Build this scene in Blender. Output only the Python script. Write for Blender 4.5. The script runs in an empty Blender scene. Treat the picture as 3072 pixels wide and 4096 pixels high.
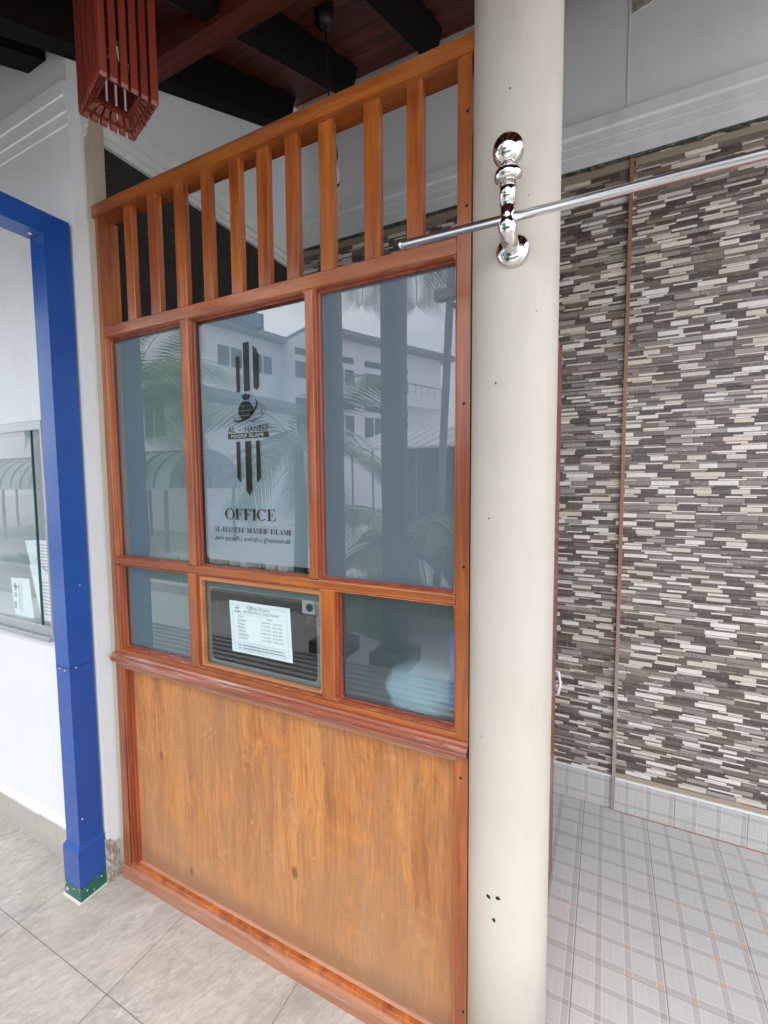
import bpy, bmesh, math, random
from mathutils import Vector, Matrix
R = math.radians
random.seed(7)
scn = bpy.context.scene
COL = scn.collection

# ------------------------------------------------------------------ camera
cam = bpy.data.cameras.new("camera"); camo = bpy.data.objects.new("camera", cam); COL.objects.link(camo)
scn.camera = camo
YAW, PITCH, ROLL = R(26.422), R(-4.085), R(-0.431)
cx, sx, cp, sp = math.cos(YAW), math.sin(YAW), math.cos(PITCH), math.sin(PITCH)
F = Vector((-sx*cp, cx*cp, sp)); Rt = Vector((cx, sx, 0)); U = Rt.cross(F)
R2 = Rt*math.cos(ROLL) + U*math.sin(ROLL); U2 = -Rt*math.sin(ROLL) + U*math.cos(ROLL)
m = Matrix((R2, U2, -F)).transposed().to_4x4(); m.translation = Vector((1.5915, -0.9978, 1.5))
camo.matrix_world = m
cam.sensor_fit = 'HORIZONTAL'; cam.sensor_width = 36; cam.lens = 1795.66/3072*36
cam.clip_start = 0.02; cam.clip_end = 400
scn.render.resolution_x = 768; scn.render.resolution_y = 1024

# ------------------------------------------------------------------ node helpers
def nm(mat): mat.use_nodes = True; return mat.node_tree
class N:
    def __init__(s, nt): s.nt = nt
    def n(s, t, **k):
        o = s.nt.nodes.new(t)
        for a, v in k.items():
            if a.startswith('i_'):
                key = a[2:]; key = int(key) if key.isdigit() else key.replace('_', ' ')
                s.put(o.inputs[key], v)
            else: setattr(o, a, v)
        return o
    def put(s, inp, v):
        if hasattr(v, 'bl_idname') and hasattr(v, 'outputs'): v = v.outputs[0]
        if hasattr(v, 'is_output'): s.nt.links.new(v, inp)
        else:
            if hasattr(inp, 'default_value') and not isinstance(v, (int, float)) and len(v) == 3 and inp.type == 'RGBA': v = (*v, 1)
            inp.default_value = v
    def math(s, op, a, b=0.0, c=0.0, clamp=False):
        o = s.nt.nodes.new('ShaderNodeMath'); o.operation = op; o.use_clamp = clamp
        for i, v in enumerate((a, b, c)): s.put(o.inputs[i], v)
        return o.outputs[0]
    def mix(s, f, a, b, bt='MIX'):
        o = s.nt.nodes.new('ShaderNodeMix'); o.data_type = 'RGBA'; o.blend_type = bt
        s.put(o.inputs[0], f); s.put(o.inputs[6], a); s.put(o.inputs[7], b); return o.outputs[2]
    def noise(s, vec, scale, detail=4, rough=.55, dist=0.0, w=None):
        o = s.nt.nodes.new('ShaderNodeTexNoise')
        if vec is not None: s.put(o.inputs['Vector'], vec)
        o.inputs['Scale'].default_value = scale; o.inputs['Detail'].default_value = detail
        o.inputs['Roughness'].default_value = rough; o.inputs['Distortion'].default_value = dist
        return o.outputs['Fac']
    def map(s, vec, sc=(1, 1, 1), rot=(0, 0, 0), loc=(0, 0, 0)):
        o = s.nt.nodes.new('ShaderNodeMapping'); s.put(o.inputs['Vector'], vec)
        o.inputs['Scale'].default_value = sc; o.inputs['Rotation'].default_value = rot; s.put(o.inputs['Location'], loc)
        return o.outputs[0]
    def ramp(s, f, stops, interp='LINEAR'):
        o = s.nt.nodes.new('ShaderNodeValToRGB'); s.put(o.inputs[0], f); cr = o.color_ramp; cr.interpolation = interp
        while len(cr.elements) < len(stops): cr.elements.new(.5)
        for e, (p, c) in zip(cr.elements, stops):
            e.position = p; e.color = (*c, 1) if isinstance(c, tuple) else (c, c, c, 1)
        return o.outputs[0]
    def rng(s, v, a, b, c=0.0, d=1.0):
        o = s.nt.nodes.new('ShaderNodeMapRange'); s.put(o.inputs[0], v)
        for i, q in enumerate((a, b, c, d)): s.put(o.inputs[i+1], q)
        return o.outputs[0]
    def bump(s, h, st, dist=.002):
        o = s.nt.nodes.new('ShaderNodeBump'); s.put(o.inputs['Height'], h); o.inputs['Strength'].default_value = st
        o.inputs['Distance'].default_value = dist; return o.outputs[0]

def P(name, color=(.5, .5, .5), rough=.5, metal=0, build=None, **kw):
    mat = bpy.data.materials.new(name); nt = nm(mat); b = nt.nodes['Principled BSDF']; q = N(nt)
    q.put(b.inputs['Base Color'], color); b.inputs['Roughness'].default_value = rough; b.inputs['Metallic'].default_value = metal
    for k, v in kw.items(): q.put(b.inputs[k.replace('_', ' ')], v)
    if build:
        co = q.n('ShaderNodeTexCoord').outputs['Object']; build(q, co, b)
    return mat
def obrand(q, co):
    r = q.n('ShaderNodeObjectInfo').outputs['Random']
    v = q.n('ShaderNodeVectorMath', operation='ADD'); q.put(v.inputs[0], co)
    c = q.n('ShaderNodeCombineXYZ'); k = q.math('MULTIPLY', r, 13.0)
    for i in range(3): q.put(c.inputs[i], k)
    q.put(v.inputs[1], c); return v.outputs[0]

# ------------------------------------------------------------------ world, sun, exposure
w = bpy.data.worlds.new("World"); scn.world = w; w.use_nodes = True; nt = w.node_tree; q = N(nt)
bg = nt.nodes['Background']
SUN_EL, SUN_AZ = R(62), R(172)
sky = q.n('ShaderNodeTexSky', sky_type='NISHITA', sun_disc=False, sun_elevation=SUN_EL, sun_rotation=SUN_AZ, air_density=1.0, dust_density=2.5)
tc = q.n('ShaderNodeTexCoord').outputs['Generated']
cl = q.ramp(q.noise(q.map(tc, (1, 1, 2.2)), 2.1, 8, .6, .3), [(.38, 0.0), (.62, 1.0)])
cl2 = q.noise(q.map(tc, (1, 1, 2.2), loc=(3, 1, 2)), 3.5, 7, .6)
cloudc = q.mix(cl2, (5.2, 5.6, 6.3), (12.0, 12.1, 12.4))
q.put(bg.inputs[0], q.mix(q.math('MULTIPLY_ADD', cl, .5, .45), sky, cloudc)); bg.inputs[1].default_value = .11
sun = bpy.data.lights.new("sun", 'SUN'); suno = bpy.data.objects.new("sun", sun); COL.objects.link(suno)
sun.energy = .55; sun.angle = R(22); sun.color = (1, .97, .93)
sd = Vector((math.sin(SUN_AZ)*math.cos(SUN_EL), math.cos(SUN_AZ)*math.cos(SUN_EL), math.sin(SUN_EL)))
suno.rotation_euler = sd.to_track_quat('Z', 'Y').to_euler()
vs = scn.view_settings; vs.view_transform = 'Standard'; vs.look = 'None'; vs.gamma = 1; vs.exposure = 1.7
try: vs.use_curve_mapping = False
except Exception: pass

# ------------------------------------------------------------------ materials
def wood(name, c0, c1, c2, axis='Z', rough=.32, fine=1.0, coat=.25, wear=0.0, wcol=(.42, .33, .3)):
    def b(q, co, bs):
        v = obrand(q, co)
        s = {'Z': (1, 1, .06), 'X': (.06, 1, 1), 'Y': (1, .06, 1)}[axis]
        g = q.noise(q.map(v, s), 26*fine, 6, .6, .6)
        g2 = q.noise(q.map(v, s), 130*fine, 3, .6)
        lo = q.noise(v, 3.2, 3)
        c = q.ramp(g, [(.28, c0), (.5, c1), (.74, c2)])
        c = q.mix(q.rng(g2, .3, .7, 0, .45), c, c0)
        c = q.mix(q.rng(lo, .35, .7, 0, .5), c, c0)
        if wear:
            wn = q.noise(q.map(v, {'X': (.5, 4, 9), 'Z': (4, 4, .5), 'Y': (4, .5, 4)}[axis]), 6, 8, .75)
            c = q.mix(q.rng(wn, .54, .72, 0, wear), c, wcol)
        q.put(bs.inputs['Base Color'], c)
        q.put(bs.inputs['Roughness'], q.rng(g2, .2, .8, rough-.08, rough+.16))
        q.put(bs.inputs['Normal'], q.bump(q.math('ADD', g2, g), .15, .0012))
    return P(name, c1, rough, build=b, Coat_Weight=min(coat*1.7, 1), Coat_Roughness=.16)
M = {}
M['frame_x'] = wood('varnished_wood_x', (.17, .036, .010), (.42, .112, .018), (.62, .21, .038), 'X', .3, 1, .35, .22)
M['frame_z'] = wood('varnished_wood_z', (.16, .028, .008), (.46, .122, .017), (.68, .23, .034), 'Z', .3, 1, .35, .12)
M['bead'] = wood('varnished_bead', (.13, .022, .010), (.34, .06, .016), (.52, .12, .03), 'Z', .3, 1, .35, .1)
M['bead_pale'] = wood('pale_bead', (.33, .12, .04), (.52, .21, .075), (.60, .29, .12), 'X', .4, 1, .2, .2)
M['sill'] = wood('weathered_sill', (.17, .04, .02), (.36, .10, .04), (.50, .22, .12), 'X', .34, 1.3, .3, .75, (.50, .42, .40))
M['base_rail'] = wood('worn_base_rail', (.26, .10, .05), (.40, .17, .085), (.50, .25, .15), 'X', .4, 1, .2, .7, (.45, .33, .28))
M['lamp_wood'] = wood('red_lantern_wood', (.11, .013, .007), (.21, .030, .013), (.30, .055, .02), 'Z', .38, 1, .2)
M['plank'] = wood('dark_red_planks', (.045, .008, .003), (.14, .022, .008), (.27, .048, .016), 'X', .55, .6, .05)
M['rafter'] = P('dark_rafter', (.009, .006, .005), .9)
M['rafter'].node_tree.nodes['Principled BSDF'].inputs['Specular IOR Level'].default_value = .15
M['door'] = wood('dark_red_door', (.15, .02, .01), (.27, .04, .016), (.33, .06, .02), 'Z', .35, 1, .2)

def b_panel(q, co, bs):
    wob = q.n('ShaderNodeVectorMath', operation='ADD'); wn = q.noise(q.map(co, (1, 1, .5)), 6, 3); cmb = q.n('ShaderNodeCombineXYZ', i_0=q.math('MULTIPLY', wn, .05)); q.put(wob.inputs[0], co); q.put(wob.inputs[1], cmb.outputs[0]); wc = wob.outputs[0]
    g = q.noise(q.map(wc, (1, 1, .10)), 22, 9, .68, .3)
    g2 = q.noise(q.map(wc, (1, 1, .045)), 130, 5, .75, .2)
    g3 = q.noise(q.map(wc, (1, 1, .15)), 62, 8, .85, .5)
    big = q.noise(q.map(co, (1, 1, .5)), 4.5, 7, .65, .8)
    c = q.ramp(g, [(.28, (.26, .095, .032)), (.45, (.42, .165, .050)), (.60, (.55, .235, .070)), (.8, (.64, .31, .10))])
    c = q.mix(q.rng(g2, .47, .60, 0, .5), c, (.22, .085, .030))
    c = q.mix(q.rng(g3, .55, .66, 0, .72), c, (.15, .058, .022))
    c = q.mix(q.rng(big, .40, .66, 0, .60), c, (.33, .185, .10))
    bl = q.noise(q.map(co, (1, 1, .7), loc=(5, 2, 9)), 8, 8, .75, .8)
    c = q.mix(q.rng(bl, .52, .70, 0, .55), c, (.64, .25, .058))
    bl2 = q.noise(q.map(co, (1, 1, .8), loc=(1, 7, 3)), 14, 8, .75, .6)
    c = q.mix(q.rng(bl2, .56, .70, 0, .45), c, (.62, .36, .17))
    sc = q.noise(q.map(co, (1, 1, .3), (0, R(30), 0)), 55, 3, .5)
    c = q.mix(q.rng(sc, .735, .76, 0, .5), c, (.66, .45, .28))
    # worn, dirty foot of the panel, ragged upward
    sep = q.n('ShaderNodeSeparateXYZ', i_0=co)
    z = sep.outputs[2]
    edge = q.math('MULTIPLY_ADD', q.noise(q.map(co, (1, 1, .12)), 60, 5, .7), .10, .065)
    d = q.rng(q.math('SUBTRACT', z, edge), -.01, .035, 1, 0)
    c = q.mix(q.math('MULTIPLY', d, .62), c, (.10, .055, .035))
    d2 = q.rng(q.math('ADD', z, q.math('MULTIPLY', big, -.4)), -.1, .45, .5, 0)
    c = q.mix(d2, c, (.36, .20, .11))
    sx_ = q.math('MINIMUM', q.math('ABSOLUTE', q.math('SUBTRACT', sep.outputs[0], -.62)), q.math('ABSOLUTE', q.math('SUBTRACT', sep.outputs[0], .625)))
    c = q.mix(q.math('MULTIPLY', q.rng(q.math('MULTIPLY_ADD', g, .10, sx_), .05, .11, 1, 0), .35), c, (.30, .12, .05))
    # knots
    vo = q.n('ShaderNodeTexVoronoi', i_Scale=5.0); q.put(vo.inputs['Vector'], q.map(co, (1, 1, .55)))
    c = q.mix(q.rng(vo.outputs['Distance'], .035, .075, .75, 0), c, (.13, .05, .02))
    q.put(bs.inputs['Base Color'], c)
    q.put(bs.inputs['Roughness'], q.rng(big, .3, .7, .42, .6))
    q.put(bs.inputs['Normal'], q.bump(q.math('ADD', g3, g2), .45, .0015))
M['panel'] = P('plywood_panel', build=b_panel)
M['panel'].node_tree.nodes['Principled BSDF'].inputs['Specular IOR Level'].default_value = .3

def paint(name, col, rough=.5, spots=0.0, sc=1.0, dirt=(.45, .43, .38), da=.12):
    def b(q, co, bs):
        n = q.noise(co, 2.2*sc, 6, .6); n2 = q.noise(q.map(co, (1, 1, .3)), 9*sc, 5, .65)
        c = q.mix(q.rng(n, .4, .75, 0, da), col, dirt)
        c = q.mix(q.rng(n2, .5, .8, 0, da), c, dirt)
        if spots:
            vo = q.n('ShaderNodeTexVoronoi', i_Scale=9.0, i_Vector=co)
            c = q.mix(q.rng(vo.outputs['Distance'], .018, .03, spots, 0), c, (.08, .07, .06))
        q.put(bs.inputs['Base Color'], c)
        q.put(bs.inputs['Normal'], q.bump(q.math('ADD', q.noise(co, 45, 5, .6), q.math('MULTIPLY', n, 2)), .10, .002))
    return P(name, col, rough, build=b)
M['white'] = paint('white_wall_paint', (.74, .755, .77), .6, 0)
M['cream'] = paint('cream_column_paint', (.54, .49, .42), .5, .7, 1, (.38, .33, .26), .42)
M['inner_white'] = paint('inner_white_paint', (.82, .82, .81), .7)
M['cornice'] = paint('cornice_paint', (.74, .76, .745), .6, .35, 2, (.35, .36, .30), .3)
M['beige'] = paint('beige_trim_paint', (.46, .36, .26), .6)
M['grey_plaster'] = paint('grey_plaster', (.42, .41, .38), .8, 0, 3, (.2, .2, .18), .5)
def b_blue(q, co, bs):
    n = q.noise(co, 4, 5); sp_ = q.n('ShaderNodeTexVoronoi', i_Scale=14.0, i_Vector=co)
    c = q.mix(q.rng(n, .3, .7), (.001, .058, .29), (.0015, .072, .34))
    mk = q.math('MULTIPLY', q.rng(sp_.outputs['Distance'], .02, .045, 1, 0), q.rng(q.noise(co, 3, 2), .5, .6))
    c = q.mix(mk, c, (.6, .6, .62))
    q.put(bs.inputs['Base Color'], c)
    q.put(bs.inputs['Roughness'], q.rng(q.noise(co, 30, 4), .3, .7, .28, .42))
M['blue'] = P('blue_metal_paint', (.02, .1, .5), .32, build=b_blue, Coat_Weight=.35, Coat_Roughness=.2, Coat_IOR=1.6)
def b_green(q, co, bs):
    n = q.noise(co, 40, 5, .7)
    q.put(bs.inputs['Base Color'], q.mix(q.rng(n, .62, .66), (.012, .11, .07), (.6, .6, .58)))
M['green'] = P('green_metal_paint', (.01, .1, .06), .4, build=b_green)
def b_chrome(q, co, bs):
    q.put(bs.inputs['Roughness'], q.rng(q.noise(q.map(co, (1, 20, 20)), 30, 4), .3, .7, .05, .13))
M['chrome'] = P('polished_steel', (.72, .70, .68), .08, 1, build=b_chrome)
M['rodsteel'] = P('brushed_rod_steel', (.82, .82, .82), .30, 1)
M['alu'] = P('grey_aluminium', (.42, .44, .46), .38, .6)
M['black'] = P('black_plastic', (.012, .012, .012), .4)
M['screw'] = P('dark_screw_hole', (.015, .01, .008), .9)
M['whiteplastic'] = P('white_plastic', (.75, .76, .77), .35)
M['bulb'] = P('clear_bulb_glass', (1, 1, 1), .05, Transmission_Weight=1.0)
M['bulb'].node_tree.nodes['Principled BSDF'].inputs['IOR'].default_value = 1.2

# back wall strip mosaic
def b_mosaic(q, co, bs):
    s = q.n('ShaderNodeSeparateXYZ', i_0=co); X, Y, Z = s.outputs
    zr = q.math('ADD', q.math('DIVIDE', Z, .0115), q.math('MULTIPLY', q.math('SINE', q.math('MULTIPLY', Z, 185.0)), .38))
    ri = q.math('FLOOR', zr); fr_ = q.math('FRACT', zr)
    wr_ = q.n('ShaderNodeTexWhiteNoise', noise_dimensions='1D'); q.put(wr_.inputs['W'], q.math('MULTIPLY', ri, 1.731))
    rc_ = q.n('ShaderNodeSeparateColor'); q.put(rc_.inputs[0], wr_.outputs['Color']); rid, rid2, rid3 = rc_.outputs
    ed_ = q.math('MINIMUM', fr_, q.math('SUBTRACT', 1.0, fr_))
    L = q.math('MULTIPLY_ADD', rid2, .055, .060)
    u = q.math('ADD', q.math('DIVIDE', q.math('ADD', X, Y), L), q.math('MULTIPLY', rid, 913.0))
    ci = q.math('FLOOR', u); fu = q.math('FRACT', u)
    cmb = q.n('ShaderNodeCombineXYZ', i_0=ci, i_1=q.math('MULTIPLY', rid, 57.0), i_2=3.3)
    wn = q.n('ShaderNodeTexWhiteNoise', i_0=cmb); cc = q.n('ShaderNodeSeparateColor'); q.put(cc.inputs[0], wn.outputs['Color']); k0, k2, k3 = cc.outputs
    par = q.math('GREATER_THAN', q.math('FRACT', q.math('MULTIPLY', ci, .5)), .25)
    k = q.math('ADD', q.math('MULTIPLY', k0, .60), q.math('MULTIPLY', par, .40))
    class _o: pass
    ce_d = q.math('MINIMUM', fu, q.math('SUBTRACT', 1.0, fu))
    col = q.ramp(k, [(0, (.055, .036, .028)), (.14, (.105, .073, .056)), (.30, (.17, .125, .098)), (.43, (.25, .205, .17)), (.53, (.37, .325, .28)), (.61, (.68, .59, .49)), (.80, (.84, .78, .71))], 'CONSTANT')
    mar = q.noise(q.map(co, (1, 1, 2.2)), 42, 6, .65, 1.5)
    col = q.mix(q.rng(mar, .35, .7, 0, .55), col, q.mix(q.math('GREATER_THAN', k, .62), (.22, .20, .185), (.46, .42, .37)))
    col = q.mix(q.math('MULTIPLY', q.rng(mar, .55, .62, 0, .6), q.math('LESS_THAN', q.math('ABSOLUTE', q.math('SUBTRACT', k, .5)), .09)), col, (.45, .45, .44))
    j = q.math('MINIMUM', ed_, q.math('MULTIPLY', ce_d, 7.0))
    jm = q.rng(j, .05, .11, 1, 0)
    col = q.mix(q.math('MULTIPLY', jm, .7), col, (.075, .06, .05))
    fx = q.math('ABSOLUTE', q.math('SUBTRACT', q.math('FRACT', q.math('DIVIDE', q.math('SUBTRACT', X, 1.72), .25)), .5))
    col = q.mix(q.rng(fx, .002, .004, .3, 0), col, (.42, .38, .33))
    q.put(bs.inputs['Base Color'], col)
    q.put(bs.inputs['Roughness'], q.rng(mar, .3, .7, .3, .48))
    h = q.math('ADD', q.math('MULTIPLY', k3, .6), q.math('MULTIPLY', jm, -.8))
    q.put(bs.inputs['Normal'], q.bump(h, .7, .004))
M['mosaic'] = P('strip_stone_tiles', build=b_mosaic)

def plaid(name, axes, tint=(.54, .53, .505)):
    def b(q, co, bs):
        s = q.n('ShaderNodeSeparateXYZ', i_0=co); A = s.outputs['XYZ'.index(axes[0])]; B = s.outputs['XYZ'.index(axes[1])]
        ax = q.math('DIVIDE', q.math('SUBTRACT', A, 1.5355-2.5), .08327); by = q.math('DIVIDE', q.math('SUBTRACT', B, .7-2.5), .0832)
        fa = q.math('FRACT', ax); fb = q.math('FRACT', by)
        ia = q.math('FLOOR', ax); ib = q.math('FLOOR', by)
        def band(f, lo, hi): return q.math('MULTIPLY', q.math('GREATER_THAN', f, lo), q.math('LESS_THAN', f, hi))
        sa = band(fa, .73, .95); sb = band(fb, .03, .25)
        def ids(x, y, off=0.0):
            c = q.n('ShaderNodeCombineXYZ', i_0=x, i_1=y, i_2=off); wn = q.n('ShaderNodeTexWhiteNoise', i_0=c); return wn.outputs['Value']
        rA = ids(ia, ib, 1.5); rB = ids(ia, ib, 4.5); rC = ids(ia, ib, 8.5)
        n = q.noise(co, 12, 5, .6)
        base = q.mix(q.rng(n, .3, .7), tint, tuple(c*.93 for c in tint))
        base = q.mix(q.math('MULTIPLY', rB, .25), base, tuple(c*.9 for c in tint))
        # inner fine weave lines
        def thin(f, k, wd): return q.math('LESS_THAN', q.math('ABSOLUTE', q.math('SUBTRACT', q.math('FRACT', q.math('MULTIPLY', f, k)), .5)), wd)
        hor = thin(fb, 5.3, .05); ver = thin(fa, 4.1, .05)
        g = q.math('MAXIMUM', q.math('MULTIPLY', hor, q.math('GREATER_THAN', rA, .35)), q.math('MULTIPLY', ver, q.math('LESS_THAN', rA, .6)))
        base = q.mix(q.math('MULTIPLY', g, .38), base, (.66, .66, .64))
        c = q.mix(q.math('MULTIPLY', q.math('MAXIMUM', sa, sb), .62), base, q.mix(rC, (.37, .355, .335), (.40, .37, .345)))
        cross = q.math('MULTIPLY', sa, sb)
        c = q.mix(q.math('MULTIPLY', cross, .9), c, q.mix(q.math('GREATER_THAN', rB, .80), (.36, .335, .31), (.52, .37, .28)))
        def ln(f, p, wd=.018): return q.math('LESS_THAN', q.math('ABSOLUTE', q.math('SUBTRACT', f, p)), wd)
        wl = q.math('MAXIMUM', q.math('MAXIMUM', ln(fa, .72), ln(fa, .96)), q.math('MAXIMUM', ln(fb, .02), ln(fb, .26)))
        c = q.mix(q.math('MULTIPLY', wl, .5), c, (.64, .63, .61))
        ja = q.math('ABSOLUTE', q.math('SUBTRACT', q.math('FRACT', q.math('DIVIDE', ax, 3.0)), .5)); jb = q.math('ABSOLUTE', q.math('SUBTRACT', q.math('FRACT', q.math('DIVIDE', by, 3.0)), .5))
        j = q.math('MAXIMUM', q.math('GREATER_THAN', ja, .4945), q.math('GREATER_THAN', jb, .4955))
        c = q.mix(q.math('MULTIPLY', j, .85), c, (.17, .15, .135))
        st = q.noise(co, 5, 7, .7, .5); c = q.mix(q.rng(st, .62, .8, 0, .35), c, (.25, .24, .23))
        vo = q.n('ShaderNodeTexVoronoi', i_Scale=6.0, i_Vector=co); c = q.mix(q.rng(vo.outputs['Distance'], .02, .035, .8, 0), c, (.06, .06, .06))
        q.put(bs.inputs['Base Color'], c)
        q.put(bs.inputs['Roughness'], q.rng(n, .3, .7, .28, .42))
        q.put(bs.inputs['Normal'], q.bump(q.math('MULTIPLY', j, -1.0), .4, .001))
    return P(name, build=b)
M['plaid'] = plaid('plaid_floor_tiles', 'XY'); M['plaidv'] = plaid('plaid_skirting_tiles', 'XZ', (.52, .50, .46))

def b_stone(q, co, bs):
    r = q.map(co, (1, 1, 1), (0, 0, R(24)))
    n = q.noise(q.map(r, (1, .5, 1)), 9, 10, .72, 1.2); f = q.noise(q.map(r, (1, .38, 1)), 60, 8, .78, 1.0)
    big = q.noise(r, 2.3, 4, .6)
    c = q.ramp(n, [(.3, (.27, .245, .21)), (.5, (.42, .385, .34)), (.7, (.53, .50, .455))])
    c = q.mix(q.rng(f, .38, .62, 0, .6), c, (.22, .21, .195))
    c = q.mix(q.rng(big, .45, .7, 0, .4), c, (.44, .39, .32))
    v = q.noise(q.map(r, (1, .22, 1), loc=(4, 4, 0)), 7, 9, .72, 1.6)
    c = q.mix(q.math('MULTIPLY', q.rng(q.math('ABSOLUTE', q.math('SUBTRACT', v, .54)), 0, .013, .7, 0), q.rng(q.noise(r, 6, 4), .48, .68)), c, (.66, .66, .66))
    s = q.n('ShaderNodeSeparateXYZ', i_0=co)
    ja = q.math('ABSOLUTE', q.math('SUBTRACT', q.math('FRACT', q.math('DIVIDE', q.math('SUBTRACT', s.outputs[0], .313+.2425-4.85), .485)), .5))
    jb = q.math('ABSOLUTE', q.math('SUBTRACT', q.math('FRACT', q.math('DIVIDE', q.math('SUBTRACT', s.outputs[1], -.278+.2425-4.85), .485)), .5))
    jj = q.math('LESS_THAN', q.math('MINIMUM', ja, jb), .0024)
    c = q.mix(q.math('MULTIPLY', jj, .85), c, (.09, .08, .075))
    q.put(bs.inputs['Base Color'], c); q.put(bs.inputs['Roughness'], q.rng(f, .3, .7, .38, .6))
    q.put(bs.inputs['Normal'], q.bump(q.math('ADD', f, q.math('MULTIPLY', jj, -1.5)), .22, .0015))
M['stone'] = P('grey_stone_tiles', build=b_stone)
def b_darkwall(q, co, bs):
    n = q.noise(q.map(co, (1, .5, 1)), 30, 8, .7, 1.5); v = q.noise(q.map(co, (1, 1, .1)), 14, 3)
    q.put(bs.inputs['Base Color'], q.mix(q.rng(n, .5, .75), (.016, .012, .011), (.06, .048, .042)))
    q.put(bs.inputs['Normal'], q.bump(n, .6, .004))
M['darkwall'] = P('dark_brown_stone', (.02, .015, .013), .6, build=b_darkwall)
def b_torn(q, co, bs):
    n = q.noise(co, 25, 8, .7, 1.5)
    q.put(bs.inputs['Base Color'], q.ramp(n, [(.35, (.20, .17, .14)), (.5, (.38, .33, .27)), (.62, (.58, .55, .52))])); q.put(bs.inputs['Normal'], q.bump(n, .8, .006))
M['torn'] = P('broken_plaster_stone', build=b_torn, rough=.7)
def b_skirt(q, co, bs):
    s = q.n('ShaderNodeSeparateXYZ', i_0=co)
    j = q.math('LESS_THAN', q.math('ABSOLUTE', q.math('SUBTRACT', q.math('FRACT', q.math('DIVIDE', s.outputs[0], .075)), .5)), .014)
    n = q.noise(co, 14, 5); c = q.mix(n, (.40, .365, .32), (.48, .45, .41))
    c = q.mix(q.rng(s.outputs[2], .044, .048, .25, 0), c, (.30, .29, .29))
    q.put(bs.inputs['Base Color'], q.mix(q.math('MULTIPLY', j, .6), c, (.22, .2, .18)))
M['skirt'] = P('square_skirting_tiles', build=b_skirt, rough=.45)
def b_moss(q, co, bs):
    n = q.noise(co, 60, 6, .7); q.put(bs.inputs['Base Color'], q.ramp(n, [(.4, (.03, .035, .02)), (.6, (.14, .13, .09)), (.72, (.4, .4, .36))]))
M['moss'] = P('dirty_edge', build=b_moss, rough=.9)
def b_print(q, co, bs):
    q.put(bs.inputs['Base Color'], q.mix(q.rng(q.noise(co, 10, 3), .3, .7), (.80, .81, .86), (.86, .87, .9)))
M['paper'] = P('white_paper', rough=.7, build=b_print)
M['ink'] = P('grey_ink', (.12, .12, .14), .8)
M['inkpale'] = P('pale_ink', (.42, .43, .50), .8)
M['painted_cut'] = P('painted_room_dark', (.007, .008, .007), .12)  # opaque lettering; the darkness of the unlit room is put into its colour
M['painted_cut2'] = P('olive_dark_cut', (.024, .024, .008), .12)

# glass sheets
def glassmat(name, ior=2.15, tint=(.93, .97, .96)):
    mat = bpy.data.materials.new(name); nt = nm(mat); nt.nodes.clear(); q = N(nt)
    fr = q.n('ShaderNodeFresnel'); fr.inputs['IOR'].default_value = ior
    fr = fr
    co = q.n('ShaderNodeTexCoord').outputs['Object']
    gl = q.n('ShaderNodeBsdfGlossy'); gl.inputs['Roughness'].default_value = 0.0; gl.inputs['Color'].default_value = (1, 1, 1, 1)
    q.put(gl.inputs['Normal'], q.bump(q.noise(co, 2.5, 2), .02, .01))
    tr = q.n('ShaderNodeBsdfTransparent'); tr.inputs['Color'].default_value = (*tint, 1)
    mx = q.n('ShaderNodeMixShader'); q.put(mx.inputs[0], q.math('MULTIPLY', fr.outputs[0], q.math('SUBTRACT', 1.0, q.n('ShaderNodeNewGeometry').outputs['Backfacing']))); q.put(mx.inputs[1], tr); q.put(mx.inputs[2], gl)
    out = q.n('ShaderNodeOutputMaterial'); q.put(out.inputs[0], mx); return mat
M['glass'] = glassmat('window_glass'); M['glass_plain'] = glassmat('plain_window_glass', 1.5)
def b_film(c0, c1):
    def b(q, co, bs):
        n = q.noise(co, 7, 6, .6); st = q.noise(q.map(co, (1, 1, .2)), 60, 4)
        q.put(bs.inputs['Base Color'], q.mix(q.math('MULTIPLY_ADD', st, .3, q.math('MULTIPLY', n, .7)), c0, c1))
        vo = q.n('ShaderNodeTexVoronoi', i_Scale=18.0, i_Vector=co)
    return b
M['film'] = P('frosted_film', rough=.6, build=b_film((.145, .160, .205), (.185, .20, .24)))
M['film_green'] = P('frosted_film_green', rough=.6, build=b_film((.125, .158, .17), (.16, .195, .20)))
M['film_blue'] = P('frosted_film_blue', rough=.6, build=b_film((.19, .225, .285), (.23, .27, .325)))
def frosted(name, col):
    mat = bpy.data.materials.new(name); nt = nm(mat); nt.nodes.clear(); q = N(nt)
    d = q.n('ShaderNodeBsdfDiffuse'); d.inputs[0].default_value = (*col, 1)
    t = q.n('ShaderNodeBsdfTranslucent'); t.inputs[0].default_value = (.8, .88, .95, 1)
    g = q.n('ShaderNodeBsdfRefraction'); g.inputs['Roughness'].default_value = .6; g.inputs['IOR'].default_value = 1.12; g.inputs[0].default_value = (.85, .92, .95, 1)
    m1 = q.n('ShaderNodeMixShader'); m1.inputs[0].default_value = .82; q.put(m1.inputs[1], d); q.put(m1.inputs[2], g)
    out = q.n('ShaderNodeOutputMaterial'); q.put(out.inputs[0], m1); return mat
M['film_clear'] = frosted('translucent_frosted_film', (.30, .34, .37))

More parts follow.
